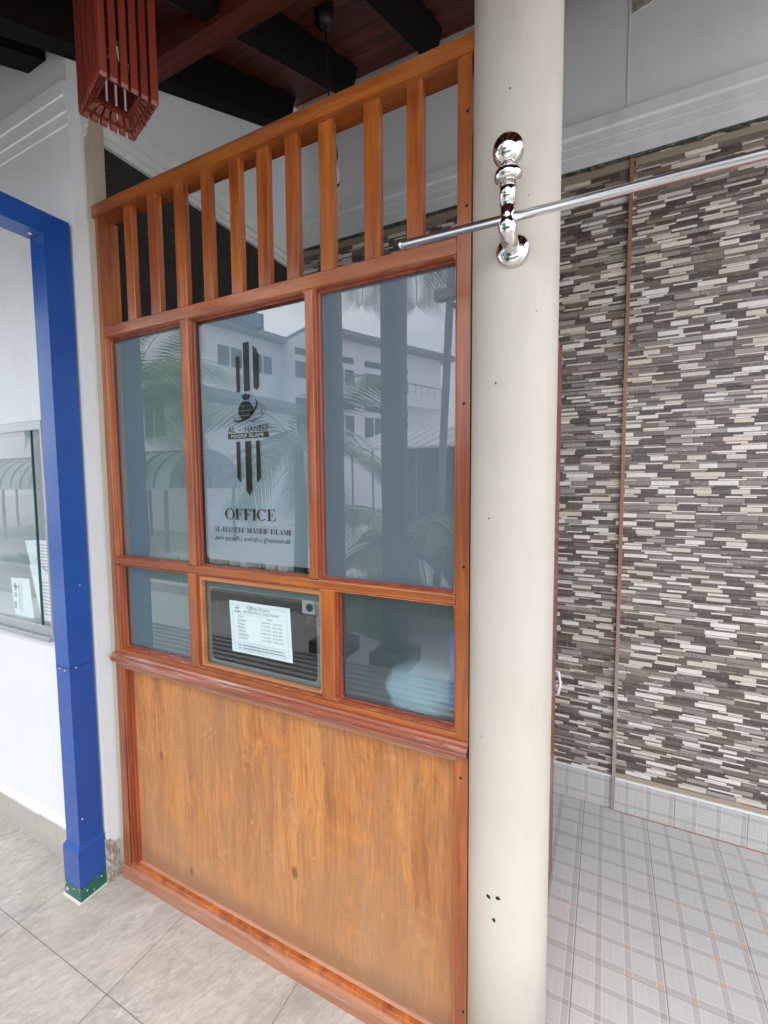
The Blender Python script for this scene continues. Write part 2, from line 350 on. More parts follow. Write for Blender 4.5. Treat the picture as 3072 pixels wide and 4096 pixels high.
# ------------------------------------------------------------------ object helpers
def thing(name, label, cat, loc=(0, 0, 0), group=None, kind=None):
    o = bpy.data.objects.new(name, None); COL.objects.link(o); o.location = loc; o.empty_display_size = .05
    o['label'] = label; o['category'] = cat
    if group: o['group'] = group
    if kind: o['kind'] = kind
    return o
def base_of(p):
    v = Vector((0, 0, 0))
    while p is not None: v += p.location; p = p.parent
    return v
def link(name, me, mat, parent=None, smooth=False, loc=None):
    """mesh coordinates are world coordinates; they are re-based on the parent"""
    L = base_of(parent)
    if loc is not None:
        L = Vector(loc)
    me.transform(Matrix.Translation(-L))
    mats = mat if isinstance(mat, (list, tuple)) else [mat]
    for mm in mats: me.materials.append(mm)
    if smooth:
        for p in me.polygons: p.use_smooth = True
    o = bpy.data.objects.new(name, me); COL.objects.link(o); o.parent = parent
    if parent is None and loc is not None: o.location = loc
    return o
def tag(o, label, cat, group=None):
    o['label'] = label; o['category'] = cat
    if group: o['group'] = group
    return o
def struct(name, bm_or_me, mat, smooth=False):
    o = obj(name, bm_or_me, mat, None, smooth) if isinstance(bm_or_me, bmesh.types.BMesh) else link(name, bm_or_me, mat, None, smooth)
    o['kind'] = 'structure'; return o
def obj(name, bm, mat, parent=None, smooth=False, bevel=0.0, loc=None):
    if bevel:
        bmesh.ops.bevel(bm, geom=[e for e in bm.edges if e.is_manifold and e.calc_face_angle(0) > .5], offset=bevel, segments=2, profile=.6, affect='EDGES', clamp_overlap=True)
    me = bpy.data.meshes.new(name); bm.to_mesh(me); bm.free()
    return link(name, me, mat, parent, smooth, loc)
def B(): return bmesh.new()
def box(bm, x0, x1, y0, y1, z0, z1, mat=0):
    vs = [bm.verts.new((x, y, z)) for z in (z0, z1) for y in (y0, y1) for x in (x0, x1)]
    for f in ((0, 2, 3, 1), (4, 5, 7, 6), (0, 1, 5, 4), (2, 6, 7, 3), (0, 4, 6, 2), (1, 3, 7, 5)):
        fc = bm.faces.new([vs[i] for i in f]); fc.material_index = mat
    return bm
def bx(*a): return box(B(), *a)
def hexa(bm, pts, mat=0):  # 8 points, bottom 4 ccw then top 4 ccw
    vs = [bm.verts.new(p) for p in pts]
    for f in ((3, 2, 1, 0), (4, 5, 6, 7), (0, 1, 5, 4), (1, 2, 6, 5), (2, 3, 7, 6), (3, 0, 4, 7)):
        bm.faces.new([vs[i] for i in f]).material_index = mat
    return bm
def bar(bm, a, b, w, h, up=(0, 0, 1)):
    a = Vector(a); b = Vector(b); d = (b-a).normalized(); s = d.cross(Vector(up)).normalized(); u = s.cross(d)
    pts = [e + s*i*w/2 + u*j*h/2 for e in (a, b) for i, j in ((-1, -1), (1, -1), (1, 1), (-1, 1))]
    return hexa(bm, [pts[i] for i in (0, 1, 2, 3, 4, 5, 6, 7)])
def prism(bm, pts, z0, z1, mat=0):
    n = len(pts); lo = [bm.verts.new((p[0], p[1], z0)) for p in pts]; hi = [bm.verts.new((p[0], p[1], z1)) for p in pts]
    bm.faces.new(lo[::-1]); bm.faces.new(hi)
    for i in range(n): bm.faces.new((lo[i], lo[(i+1) % n], hi[(i+1) % n], hi[i]))
    return bm
def xprism(bm, pts, x0, x1):  # profile in (y,z) extruded along X
    n = len(pts); lo = [bm.verts.new((x0, p[0], p[1])) for p in pts]; hi = [bm.verts.new((x1, p[0], p[1])) for p in pts]
    bm.faces.new(lo); bm.faces.new(hi[::-1])
    for i in range(n): bm.faces.new((lo[i], hi[i], hi[(i+1) % n], lo[(i+1) % n]))
    bmesh.ops.recalc_face_normals(bm, faces=bm.faces[:]); return bm
def yprism(bm, pts, y0, y1):  # profile in (x,z) extruded along Y
    n = len(pts); lo = [bm.verts.new((p[0], y0, p[1])) for p in pts]; hi = [bm.verts.new((p[0], y1, p[1])) for p in pts]
    bm.faces.new(lo); bm.faces.new(hi[::-1])
    for i in range(n): bm.faces.new((lo[i], hi[i], hi[(i+1) % n], lo[(i+1) % n]))
    bmesh.ops.recalc_face_normals(bm, faces=bm.faces[:]); return bm
def tube(bm, pts, r, seg=20, caps=True):
    pts = [Vector(p) for p in pts]; rs = r if isinstance(r, (list, tuple)) else [r]*len(pts)
    rings = []; prev = None
    for i, p in enumerate(pts):
        d = (pts[min(i+1, len(pts)-1)] - pts[max(i-1, 0)]).normalized()
        if prev is None: a = d.orthogonal().normalized()
        else: a = (prev - d*prev.dot(d)).normalized()
        prev = a; b = d.cross(a)
        rings.append([bm.verts.new(p + (a*math.cos(t) + b*math.sin(t))*rs[i]) for t in [2*math.pi*k/seg for k in range(seg)]])
    for i in range(len(rings)-1):
        for k in range(seg):
            bm.faces.new((rings[i][k], rings[i][(k+1) % seg], rings[i+1][(k+1) % seg], rings[i+1][k]))
    if caps: bm.faces.new(rings[0][::-1]); bm.faces.new(rings[-1])
    return bm
def lathe(bm, prof, o=(0, 0, 0), seg=32, mtx=None):
    rings = []
    for r, z in prof:
        ring = [Vector((r*math.cos(2*math.pi*k/seg), r*math.sin(2*math.pi*k/seg), z)) for k in range(seg)]
        if mtx is not None: ring = [mtx @ v for v in ring]
        rings.append([bm.verts.new(v + Vector(o)) for v in ring])
    for i in range(len(rings)-1):
        for k in range(seg): bm.faces.new((rings[i][k], rings[i][(k+1) % seg], rings[i+1][(k+1) % seg], rings[i+1][k]))
    bm.faces.new(rings[0][::-1]); bm.faces.new(rings[-1]); return bm

def rrect(x0, z0, x1, z1, r=0.0, n=5):
    if r <= 0: return [(x0, z0), (x1, z0), (x1, z1), (x0, z1)]
    out = []
    for cx_, cz_, a0 in ((x1-r, z0+r, -90), (x1-r, z1-r, 0), (x0+r, z1-r, 90), (x0+r, z0+r, 180)):
        for k in range(n+1):
            a = R(a0 + 90*k/n); out.append((cx_ + r*math.cos(a), cz_ + r*math.sin(a)))
    return out
def sheet(name, outlines, y0, y1, mat, parent, bevel=0.0, smooth=False):
    """plate in the XZ plane with holes, from y0 (front) to y1 (back)"""
    cu = bpy.data.curves.new(name, 'CURVE'); cu.dimensions = '2D'; cu.fill_mode = 'BOTH'
    for pts in outlines:
        s = cu.splines.new('POLY'); s.points.add(len(pts)-1); s.use_cyclic_u = True
        for p, c in zip(s.points, pts): p.co = (c[0], c[1], 0, 1)
    cu.extrude = max((y1-y0)/2 - bevel, 0); cu.bevel_depth = bevel; cu.bevel_resolution = 1; cu.offset = -bevel
    to = bpy.data.objects.new('tmp', cu); COL.objects.link(to)
    dg = bpy.context.evaluated_depsgraph_get(); me = bpy.data.meshes.new_from_object(to.evaluated_get(dg)); me.name = name
    bpy.data.objects.remove(to); bpy.data.curves.remove(cu)
    me.materials.clear()
    me.transform(Matrix.Translation((0, (y0+y1)/2, 0)) @ Matrix.Rotation(R(90), 4, 'X'))
    return link(name, me, mat, parent, smooth)
def text_mesh(s, x0, x1, z0, z1, y, width_first=True, shear=0.0, depth=.0004):
    cu = bpy.data.curves.new('t', 'FONT'); cu.body = s; cu.size = 1; cu.extrude = 0; cu.shear = shear
    to = bpy.data.objects.new('tmp', cu); COL.objects.link(to)
    dg = bpy.context.evaluated_depsgraph_get(); me = bpy.data.meshes.new_from_object(to.evaluated_get(dg))
    bpy.data.objects.remove(to); bpy.data.curves.remove(cu); me.materials.clear()
    xs = [v.co.x for v in me.vertices]; ys = [v.co.y for v in me.vertices]
    a, b, c, d = min(xs), max(xs), min(ys), max(ys)
    for v in me.vertices:
        v.co = (x0 + (v.co.x-a)/(b-a)*(x1-x0), y, z0 + (v.co.y-c)/(d-c)*(z1-z0))
    return me
def join_me(name, mes):
    bm = B()
    for me in mes: bm.from_mesh(me)
    me = bpy.data.meshes.new(name); bm.to_mesh(me); bm.free(); return me
def poly_me(polys, y):
    bm = B()
    for p in polys:
        f = bm.faces.new([bm.verts.new((a, y, b)) for a, b in p])
    bmesh.ops.triangulate(bm, faces=bm.faces[:])
    me = bpy.data.meshes.new('p'); bm.to_mesh(me); bm.free(); return me

# ================================================================== ground
struct('ground', bx(-60, 60, -80, 20, -.30, -.012), P('concrete_ground', build=lambda q, co, b: q.put(b.inputs['Base Color'], q.mix(q.noise(co, 1.3, 7, .65), (.42, .42, .41), (.60, .60, .59))), rough=.85))
struct('stone_floor', bx(-4, 5, -1.5, .02, -.05, 0), M['stone'])
struct('plaid_floor', bx(-.045, 5, .02, 1.3, -.05, -.0005), M['plaid'])
# ================================================================== left wall block
XW = -.046
t = thing('white_wall', 'white painted wall with a sliding window, left of the wooden office partition', 'wall', (-1, 0, 0))
b = B(); wx0, wx1, wz0, wz1 = -1.5, -.318, .905, 1.735
YF = -.042
box(b, -4, wx0, YF, 1.19, 0, 4.2); box(b, wx1, XW, YF, 1.19, 0, 4.2); box(b, wx0, wx1, YF, .25, 0, wz0); box(b, wx0, wx1, YF, .25, wz1, 4.2)
obj('wall_face', b, M['white'], t)
obj('room_behind_window', bx(wx0, wx1, 1.0, 1.18, wz0-.3, wz1+.3), P('dim_room_wall', (.04, .043, .04), .8), t)
b = B()
for x in (): pass
xprism(b, [(YF-.001, 2.688), (YF-.004, 2.690), (YF-.005, 2.726), (YF-.009, 2.728), (YF-.010, 2.774), (YF-.014, 2.776), (YF-.016, 2.818), (YF-.001, 2.822)], -4, XW+.002)
obj('cornice', b, M['white'], t)
b = B(); box(b, -4, -.150, YF-.012, YF-.001, 0, .128); obj('skirting', b, M['skirt'], t, bevel=.002)
b = B()
for k in range(24):
    x0 = -4 + k*.16; box(b, x0, min(x0+.161, -.15), YF-.011-random.uniform(0, .006), YF-.001, .128, .136+random.uniform(0, .006))
obj('plaster_ridge', b, M['white'], t)
b = B()
pts = [(XW+.001, YF-.006, 0), (XW+.007, YF+.0, 0), (XW+.007, -.001, 0), (XW+.001, -.001, 0)]
n = 7
for i in range(n):
    y0 = YF-.004 + (0.045)*i/n; y1 = YF-.004 + .045*(i+1)/n; h = .165 - .03*i/n + random.uniform(-.006, .006)
    box(b, XW+.0005, XW+.004+random.uniform(0, .006), y0, y1, 0, h)
box(b, XW-.05, XW+.003, YF-.006, YF-.0005, 0, .17)
obj('broken_skirting', b, M['torn'], t, bevel=.001)
# inner face of that wall: dark stone, cornice, white above
b = B(); box(b, XW+.001, XW+.0085, .05, 1.2065, 0, 2.69); obj('dark_stone_cladding', b, M['darkwall'], t)
b = B(); yprism(b, [(XW+.001, 2.68), (XW+.02, 2.685), (XW+.02, 2.705), (XW+.028, 2.708), (XW+.028, 2.735), (XW+.04, 2.74), (XW+.045, 2.80), (XW+.001, 2.805)], .0, 1.184)
obj('inner_cornice', b, M['cornice'], t)
# sliding window
win = sheet('window_frame', [rrect(wx0, wz0, wx1, wz1), rrect(wx0+.03, wz0+.032, wx1-.012, wz1-.035)], YF-.003, YF+.02, M['alu'], t, bevel=.002)
sheet('window_sill_track', [rrect(wx0, wz0-.02, wx1, wz0-.002)], YF-.02, YF+.03, M['alu'], t, bevel=.002)
sheet('sliding_pane', [rrect(wx0+.03, wz0+.03, -.405, wz1-.035)], YF+.004, YF+.009, M['glass_plain'], t)
b = bx(-.409, -.403, YF+.003, YF+.011, wz0+.03, wz1-.035); obj('pane_edge', b, P('green_glass_edge', (.02, .09, .08), .15), t)
b = bx(-.40, -.331, YF+.060, YF+.064, wz0+.03, wz1-.035); obj('inner_pane_frame', b, P('dark_grey_frame', (.05, .052, .055), .5), t)
# papers in that window
def leaf(name, pts, y, lab, lines, curl=.0):
    th = thing(name, lab, 'paper', (pts[0][0], y, pts[0][1]), 'papers leaning in the left window')
    cxx = sum(p[0] for p in pts)/len(pts)
    b = B(); nz = 8
    zlo = min(p[1] for p in pts); zhi = max(p[1] for p in pts)
    def yy(x, z): return y + curl*math.sin((z-zlo)/(zhi-zlo)*3.0)*(.5 + (x-cxx)*4)
    fr = [b.verts.new((p[0], yy(*p), p[1])) for p in pts]; bk = [b.verts.new((p[0], yy(*p)+.0012, p[1])) for p in pts]
    b.faces.new(fr); b.faces.new(bk[::-1])
    for i in range(len(pts)): b.faces.new((fr[i], bk[i], bk[(i+1) % len(pts)], fr[(i+1) % len(pts)]))
    obj('sheet', b, M['paper'], th)
    b = B()
    for x0, x1, z, h in lines: box(b, x0, x1, y-.0012, y-.0008, z, z+h)
    obj('print', b, M['inkpale'], th)
    return th
random.seed(3)
leaf('paper', [(-.553, 1.262), (-.47, 1.268), (-.346, 1.272), (-.350, .945), (-.448, .942), (-.479, 1.177), (-.522, 1.165)][::1], YF+.0315, 'tall white paper standing behind, at the right end of the left window', [(-.48 + random.uniform(0, .02), -.37, 1.25 - .0125*k, .003) for k in range(24)])
leaf('paper', [(-.668, 1.098), (-.526, 1.106), (-.505, .942), (-.649, .942)], YF+.024, 'lower white paper with a pale palm picture in the left window', [(-.61, -.607, .97, .10), (-.60, -.598, .96, .13), (-.585, -.583, .96, .12), (-.65, -.63, .97, .03), (-.645, -.625, 1.02, .02), (-.648, -.612, 1.06, .008), (-.642, -.625, 1.045, .035)])
leaf('paper', [(-.52, 1.165), (-.46, 1.18), (-.372, 1.13), (-.362, .945), (-.452, .943), (-.50, 1.10)], YF+.0265, 'folded white printed form leaning in front of the tall paper', [(-.455+.006*(k % 3), -.385, 1.10 - .0145*k, .003) for k in range(10)])

# ================================================================== back wall
YB = 1.195
t = thing('tiled_wall', 'back wall clad in thin brown and white strip tiles under a white upper part', 'wall', (1.6, YB, 0))
XT = 1.654
b = B(); box(b, XW, 5, YB+.012, YB+.2, 0, 2.83); obj('strip_tiles', b, M['mosaic'], t)
b = B(); box(b, XT, 5, YB, YB+.012, .165, 2.81); obj('strip_tiles', b, M['mosaic'], t)
b = B(); box(b, XW, 5, YB+.01, YB+.2, 2.83, 4.3); obj('upper_wall', b, M['inner_white'], t)
obj('board_joint', bx(1.623, 1.627, YB+.0075, YB+.0102, 2.995, 3.62), M['cornice'], t)
b = yprism(B(), [(1.635, 3.37), (1.70, 3.385), (1.72, 3.40), (1.77, 3.405), (1.79, 3.45), (1.635, 3.47)], YB+.006, YB+.0101); obj('torn_patch', b, M['torn'], t)
b = B(); xprism(b, [(YB+.02, 2.812), (YB-.012, 2.815), (YB-.013, 2.868), (YB-.016, 2.869), (YB-.017, 2.905), (YB-.020, 2.906), (YB-.021, 2.938), (YB-.030, 2.945), (YB-.032, 2.989), (YB+.02, 2.993)], XW+.05, 5)
obj('cornice', b, M['cornice'], t)
b = B(); x = XW+.05
while x < 3.2:
    wdt = random.uniform(.02, .06); box(b, x, x+wdt, YB-.0135, YB+.015, 2.813-random.uniform(.002, .012), 2.8145); x += wdt
obj('dirty_edge', b, M['moss'], t)
b = B(); box(b, XW+.05, 5, YB+.002, YB+.013, 2.775, 2.806); box(b, XT+.01, 5, YB-.006, YB+.005, 2.772, 2.797); obj('cable_ledge', b, P('brown_ledge', (.30, .25, .18), .6), t, bevel=.003)
b = B(); box(b, XT-.011, XT+.003, YB-.004, YB+.0115, .0, 2.825); obj('corner_trim', b, P('copper_brown_trim', (.30, .15, .085), .45, build=lambda q, co, bs: q.put(bs.inputs['Base Color'], q.mix(q.rng(q.n('ShaderNodeSeparateXYZ', i_0=co).outputs[2], .45, 1.1), (.36, .32, .28), (.32, .155, .085)))), t, bevel=.003)
b = B(); box(b, XT+.001, 5, YB-.007, YB+.012, .0, .150); obj('skirting', b, M['plaidv'], t)
b = B(); box(b, XW+.05, XT-.0115, YB+.0045, YB+.0118, .0, .150); obj('skirting', b, M['plaidv'], t)
b = B(); box(b, XT+.003, 5, YB-.010, YB-.0, .150, .158); box(b, XW+.05, XT-.0115, YB+.002, YB+.01, .150, .157); obj('skirting_trim', b, P('white_metal_trim', (.85, .87, .9), .25, .2), t, bevel=.002)
b = B(); box(b, XT+.003, 5, YB-.004, YB+.004, .158, .178); obj('mortar_line', b, P('brown_mortar', (.36, .30, .22), .8), t, bevel=.003)
b = B(); box(b, XT+.001, 5, YB-.0085, YB-.0065, -.0005, .004); obj('floor_joint', b, P('brown_joint', (.30, .18, .12), .8), t)

# ================================================================== partition
t = thing('office_partition', 'varnished red-brown wooden office front with slats, six window panes and a plywood lower panel', 'partition', (.65, 0, 0))
PT = t
XR = 1.3125
Z_Tt, Z_Tb, Z_At, Z_Ab = 2.441, 2.402, 2.036, 2.000
Z_Bt, Z_Bb, Z_Ct = 1.231, 1.207, .900
SL = 1.281; m1l, m1r, m2l, m2r = .394, .424, .866, .890; n1l, n1r, n2l, n2r = .385, .421, .902, .943
L0 = .016
# stiles
b = B(); hexa(b, [(.0, .0, .846), (L0+.006, 0, .846), (L0+.006, .07, .846), (0, .07, .846), (0, 0, Z_Tb), (L0, 0, Z_Tb), (L0, .07, Z_Tb), (0, .07, Z_Tb)])
obj('stile', b, M['frame_z'], t, bevel=.003)
b = B(); hexa(b, [(-.022, .0, 0), (.018, 0, 0), (.018, .07, 0), (-.022, .07, 0), (-.004, 0, .846), (.030, 0, .846), (.030, .07, .846), (-.004, .07, .846)])
obj('stile', b, M['frame_z'], t, bevel=.003)
b = B(); box(b, SL, XR, 0, .07, .0, Z_Tb); obj('stile', b, M['frame_z'], t, bevel=.003)
b = B(); box(b, -.012, XR+.012, -.004, .06, Z_Tb, Z_Tt); obj('top_rail', b, M['frame_x'], t, bevel=.004)
# grid frame around upper panes (rounded corners), lower panes, panel
openA = [(L0, m1l), (m1r, m2l), (m2r, SL)]; openB = [(.028, n1l), (n1r, n2l), (n2r, SL)]
sheet('transom_frame', [rrect(L0*0+.001, Z_Ab-.001, SL-.0005, Z_At)], .0005, .06, M['frame_x'], t, bevel=.003)
sheet('window_frame', [rrect(.004, Z_Bt-.0005, SL-.0008, Z_Ab-.0015)] + [rrect(a+.0005, Z_Bt+.0, c, Z_Ab-.0125 if False else Z_Ab-.004, .012) for a, c in [(L0+.006, m1l), (m1r, m2l), (m2r, SL-.004)]], .0008, .04, M['frame_z'], t, bevel=.0015)
sheet('window_transom', [rrect(.0035, Z_Bb, SL-.0008, Z_Bt-.001)], .0003, .05, M['frame_x'], t, bevel=.003)
sheet('window_frame', [rrect(.0045, Z_Ct-.002, SL-.0008, Z_Bb-.001)] + [rrect(a, Z_Ct+.001, c, Z_Bb-.004, .010) for a, c in [(.026, n1l), (n1r, n2l), (n2r, SL-.003)]], .0008, .04, M['frame_z'], t, bevel=.0015)
# sill rail and mouldings
b = B(); xprism(b, [(.0005, Z_Ct-.003), (.05, Z_Ct-.003), (.05, .826), (.0005, .826)], .0, SL-.0005); obj('lower_rail', b, M['frame_x'], t)
b = B(); xprism(b, [(0, .882), (-.007, .8815), (-.011, .877), (-.011, .874), (-.016, .872), (-.022, .867), (-.022, .862), (-.018, .859), (-.020, .855), (-.014, .850), (-.014, .847), (-.004, .8455), (0, .8455)], -.010, XR+.002)
obj('sill_moulding', b, M['sill'], t)
sheet('panel_frame', [rrect(.0285, .055, SL+.002, .8455), rrect(.034, .070, SL-.004, .825, .007)], .0005, .035, M['frame_z'], t, bevel=.0015)
b = B(); box(b, .03, SL+.001, -.0005, .03, .8262, .8450); obj('panel_head', b, M['base_rail'], t, bevel=.003)
# base rail
b = B(); xprism(b, [(-.006, 0), (-.006, .040), (-.003, .046), (.001, .048), (.003, .056), (.006, .058), (.008, .066), (.026, .0755), (.03, .0755), (.03, 0)], -.024, SL+.03)
obj('base_rail', b, M['base_rail'], t)
# panel bead + panel
for k, (sh, y) in enumerate(((.007, .008), (.014, .016), (.020, .022))):
    sheet('panel_bead', [rrect(.030, .05, SL+.004, .83), rrect(.034+sh*1.1, .066, SL-.004-sh*.3, .825-sh*.35, .004)], y, .032, M['bead'], t, bevel=.0012)
b = bx(.03, SL+.005, .0235, .034, .05, .835); obj('panel', b, M['panel'], t)
b = B()
for u, z in ((1.303, 2.288), (1.302, 2.094), (1.298, 1.67), (1.30, 1.298), (1.295, .788), (1.304, .184)):
    bb = B(); lathe(bb, [(.0032, 0), (.0028, .0012)], (u, -.0004, z), 12, Matrix.Rotation(R(90), 3, 'X')); obj('screw_hole', bb, M['screw'], t)
# panes
def pane(x0, z0, x1, z1, mats, film, steps=((.006, .010), (.012, .018)), rr=.006, fx=(0, 0, 0, 0), fr=.0):
    g = sheet('pane', [rrect(x0+.008, z0+.006, x1-.004, z1-.006)], .0285, .0315, M['glass'], t)
    for k, (sh, y) in enumerate(steps):
        sheet('glazing_bead', [rrect(x0-.005, z0-.004, x1+.005, z1+.004), rrect(x0+sh, z0+sh*.5, x1-sh*.45, z1-sh*.75, rr)], y, .0275, mats, g, bevel=.0012)
    if film: sheet('frosted_film', film, .0335, .0345, M[fr or 'film'], g)
    return g
bead2 = M['bead']
pane(L0, Z_Bt, m1l, Z_Ab, bead2, [rrect(L0+.002, Z_Bt-.004, m1l+.004, Z_Ab+.003)], fr='film_green')
g2 = pane(m1r, Z_Bt, m2l, Z_Ab, bead2, [rrect(.440, 1.252, .852, 1.984, .014)], fr='film_blue')
pane(m2r, Z_Bt, SL, Z_Ab, bead2, [rrect(m2r+.002, Z_Bt-.004, SL+.004, Z_Ab+.003)], fr='film')
pane(.026, Z_Ct, n1l, Z_Bb, bead2, [rrect(.030, Z_Ct-.004, n1l+.004, Z_Bb+.003)], fr='film_green')
pane(n1r, Z_Ct, n2l, Z_Bb, bead2, [rrect(n1r, Z_Ct-.003, n2l+.003, Z_Bb+.003), rrect(.449, .922, .863, 1.158, .018)], fr='film_green')
sheet('pale_inner_bead', [rrect(.4285, .9045, .896, 1.199), rrect(.4355, .9110, .889, 1.186, .006)], .010, .0280, M['bead_pale'], g2.parent, bevel=.001)
pane(n2r, Z_Ct, SL, Z_Bb, bead2, [rrect(n2r+.002, Z_Ct-.004, SL+.004, Z_Bb+.003)], fr='film_clear')
# slats
slx = [(.140, .180), (.256, .301), (.378, .422), (.498, .536), (.597, .637), (.694, .735), (.795, .836), (.916, .959), (1.035, 1.079), (1.155, 1.196)]
proto = None
for a, c in slx:
    if proto is None:
        b = B(); box(b, -.0205, .0205, 0, .022, Z_At-.004, Z_Tb+.004); bmesh.ops.bevel(b, geom=b.edges[:], offset=.002, segments=1, affect='EDGES')
        me = bpy.data.meshes.new('slat'); b.to_mesh(me); b.free(); me.materials.append(M['frame_z'])
        o = bpy.data.objects.new('slat', me); COL.objects.link(o); o.parent = t; proto = o
    else:
        o = proto.copy(); COL.objects.link(o)
    o.location = ((a+c)/2-.65, .008+random.uniform(0, .003), 0); o.scale = ((c-a)/.041, 1, 1); o.rotation_euler = (0, R(random.uniform(-.25, .25)), 0)
b = B(); hexa(b, [(-.034, .006, .0), (-.0225, .006, 0), (-.0225, .05, 0), (XW+.001, .05, 0), (XW+.001, .006, 4), (.0, .006, 4), (.0, .05, 4), (XW+.001, .05, 4)]); 
tag(obj('jamb_strip', b, M['beige'], None, loc=(-.02, .03, 0)), 'tall beige strip between the white wall and the wooden partition', 'trim')

# ---- lettering of the middle pane
YT = .0279
RINGS = {}
def arc(cx_, cz_, rx, rz, t_thick, t_thin, a0, a1, n=18):
    out = []
    for i in range(n):
        q0 = []
        for a in (a0+(a1-a0)*i/n, a0+(a1-a0)*(i+1)/n):
            ca, sa = math.cos(R(a)), math.sin(R(a))
            q0.append(((cx_+rx*ca, cz_+rz*sa), (cx_+(rx-t_thick)*ca, cz_+(rz-t_thin)*sa)))
        out.append([q0[0][0], q0[1][0], q0[1][1], q0[0][1]])
    return out
def rc(x0, z0, x1, z1): return [(x0, z0), (x1, z0), (x1, z1), (x0, z1)]
T, S, E_ = .15, .045, .07
def st(x, w=T+.03, z0=0, z1=1): return [rc(x-w/2, z0, x+w/2, z1), rc(x-w/2-E_, z0, x+w/2+E_, z0+S), rc(x-w/2-E_, z1-S, x+w/2+E_, z1)]
def tick(x, z, h): return [(x-.06, z), (x, z), (x, z+h)]
GL = {
 'O': (.86, arc(.43, .5, .42, .51, .15, .045, 0, 360, 32)),
 'C': (.80, arc(.42, .5, .41, .51, .15, .045, 45, 315, 28) + [[(.68, .72), (.76, .72), (.76, .98), (.71, .98)], [(.70, .18), (.76, .24), (.72, .12)]]),
 'F': (.66, st(.16) + [rc(.1, .955, .62, 1), [(.54, .98), (.62, 1), (.62, .74), (.59, .74)], rc(.2, .50, .46, .545), rc(.44, .40, .47, .64)]),
 'I': (.30, st(.15)),
 'E': (.70, st(.16) + [rc(.1, .955, .60, 1), [(.52, .98), (.60, 1), (.60, .76), (.57, .76)], rc(.2, .50, .44, .545), rc(.42, .40, .45, .64), rc(.1, 0, .64, .045), [(.56, .02), (.64, 0), (.66, .28), (.63, .28)]]),
 'A': (.84, [[(.40, 1), (.47, 1), (.78, 0), (.60, 0)], [(.39, .98), (.43, .98), (.13, 0), (.08, 0)], rc(.22, .30, .60, .345), rc(-.01, 0, .22, S), rc(.54, 0, .85, S)]),
 'L': (.64, st(.16) + [rc(.1, 0, .60, .045), [(.52, .02), (.6, 0), (.62, .28), (.59, .28)]]),
 'H': (.86, st(.16) + st(.70) + [rc(.2, .49, .66, .54)]),
 'N': (.84, [rc(.12, 0, .165, 1), rc(.66, 0, .705, 1), [(.10, 1), (.26, 1), (.71, 0), (.66, 0)], rc(.02, 0, .27, S), rc(.56, 1-S, .81, 1), rc(0, 1-S, .2, 1)]),
 'M': (1.02, [rc(.10, 0, .145, 1), [(.08, 1), (.24, 1), (.52, .12), (.46, 0)], [(.46, 0), (.52, 0), (.84, 1), (.78, 1)], rc(.76, 0, .91, 1), rc(.0, 0, .25, S), rc(.68, 0, .99, S), rc(.0, 1-S, .2, 1), rc(.78, 1-S, .99, 1)]),
 'S': (.58, arc(.28, .76, .22, .25, .11, .045, 20, 225, 16) + arc(.28, .24, .24, .25, .11, .045, -160, 60, 16) + [[(.10, .60), (.20, .66), (.46, .42), (.37, .34)], rc(.47, .74, .50, .98), rc(.04, .02, .07, .26)]),
 'R': (.80, st(.16) + arc(.32, .74, .26, .26, .12, .045, -90, 90, 14) + [rc(.2, .955, .34, 1), rc(.2, .48, .34, .525), [(.32, .5), (.46, .5), (.80, 0), (.62, 0)]]),
 '-': (.42, [rc(.05, .38, .37, .46)]), ' ': (.34, []),
}
def serif(s, x0, x1, z0, z1, y):
    polys = []; X = 0
    for ch in s:
        wd, pl = GL[ch]
        for p in pl: polys.append([(X+a, b_) for a, b_ in p])
        X += wd+.06
    k = (x1-x0)/(X-.06)
    me = poly_me([[(x0+a*k, z0+b_*(z1-z0)) for a, b_ in p] for p in polys], 0)
    for i, v in enumerate(me.vertices): v.co.y = y
    return me
link('word', serif('OFFICE', .530, .731, 1.382, 1.416, YT), M['painted_cut'], g2)['label'] = 'dark serif letters OFFICE'
link('word', serif('AL-HANEEF MASRIF ISLAMI', .481, .783, 1.343, 1.3585, YT), M['painted_cut'], g2)['label'] = 'small serif letters under OFFICE'
link('word', text_mesh('அல்-ஹனீப் மஸ்ரிப் இஸ்லாமி', .483, .779, 1.3135, 1.331, YT), M['painted_cut'], g2)['label'] = 'Tamil letters in the lowest line'
em = []
def rim(pts): return [pts]
def circ_top(x0, x1, z, up): pass
em += [rc(.5935, 1.764, .6065, 1.868), rc(.6225, 1.764, .6450, 1.905), [(.6595, 1.772), (.6695, 1.764), (.6795, 1.772), (.6795, 1.862), (.6735, 1.880), (.6595, 1.892)]]
em += [[(.586, 1.618), (.600, 1.618), (.600, 1.495), (.586, 1.509)], [(.6205, 1.618), (.643, 1.618), (.643, 1.472), (.6318, 1.457), (.6205, 1.472)], [(.663, 1.618), (.677, 1.618), (.677, 1.509), (.663, 1.495)]]
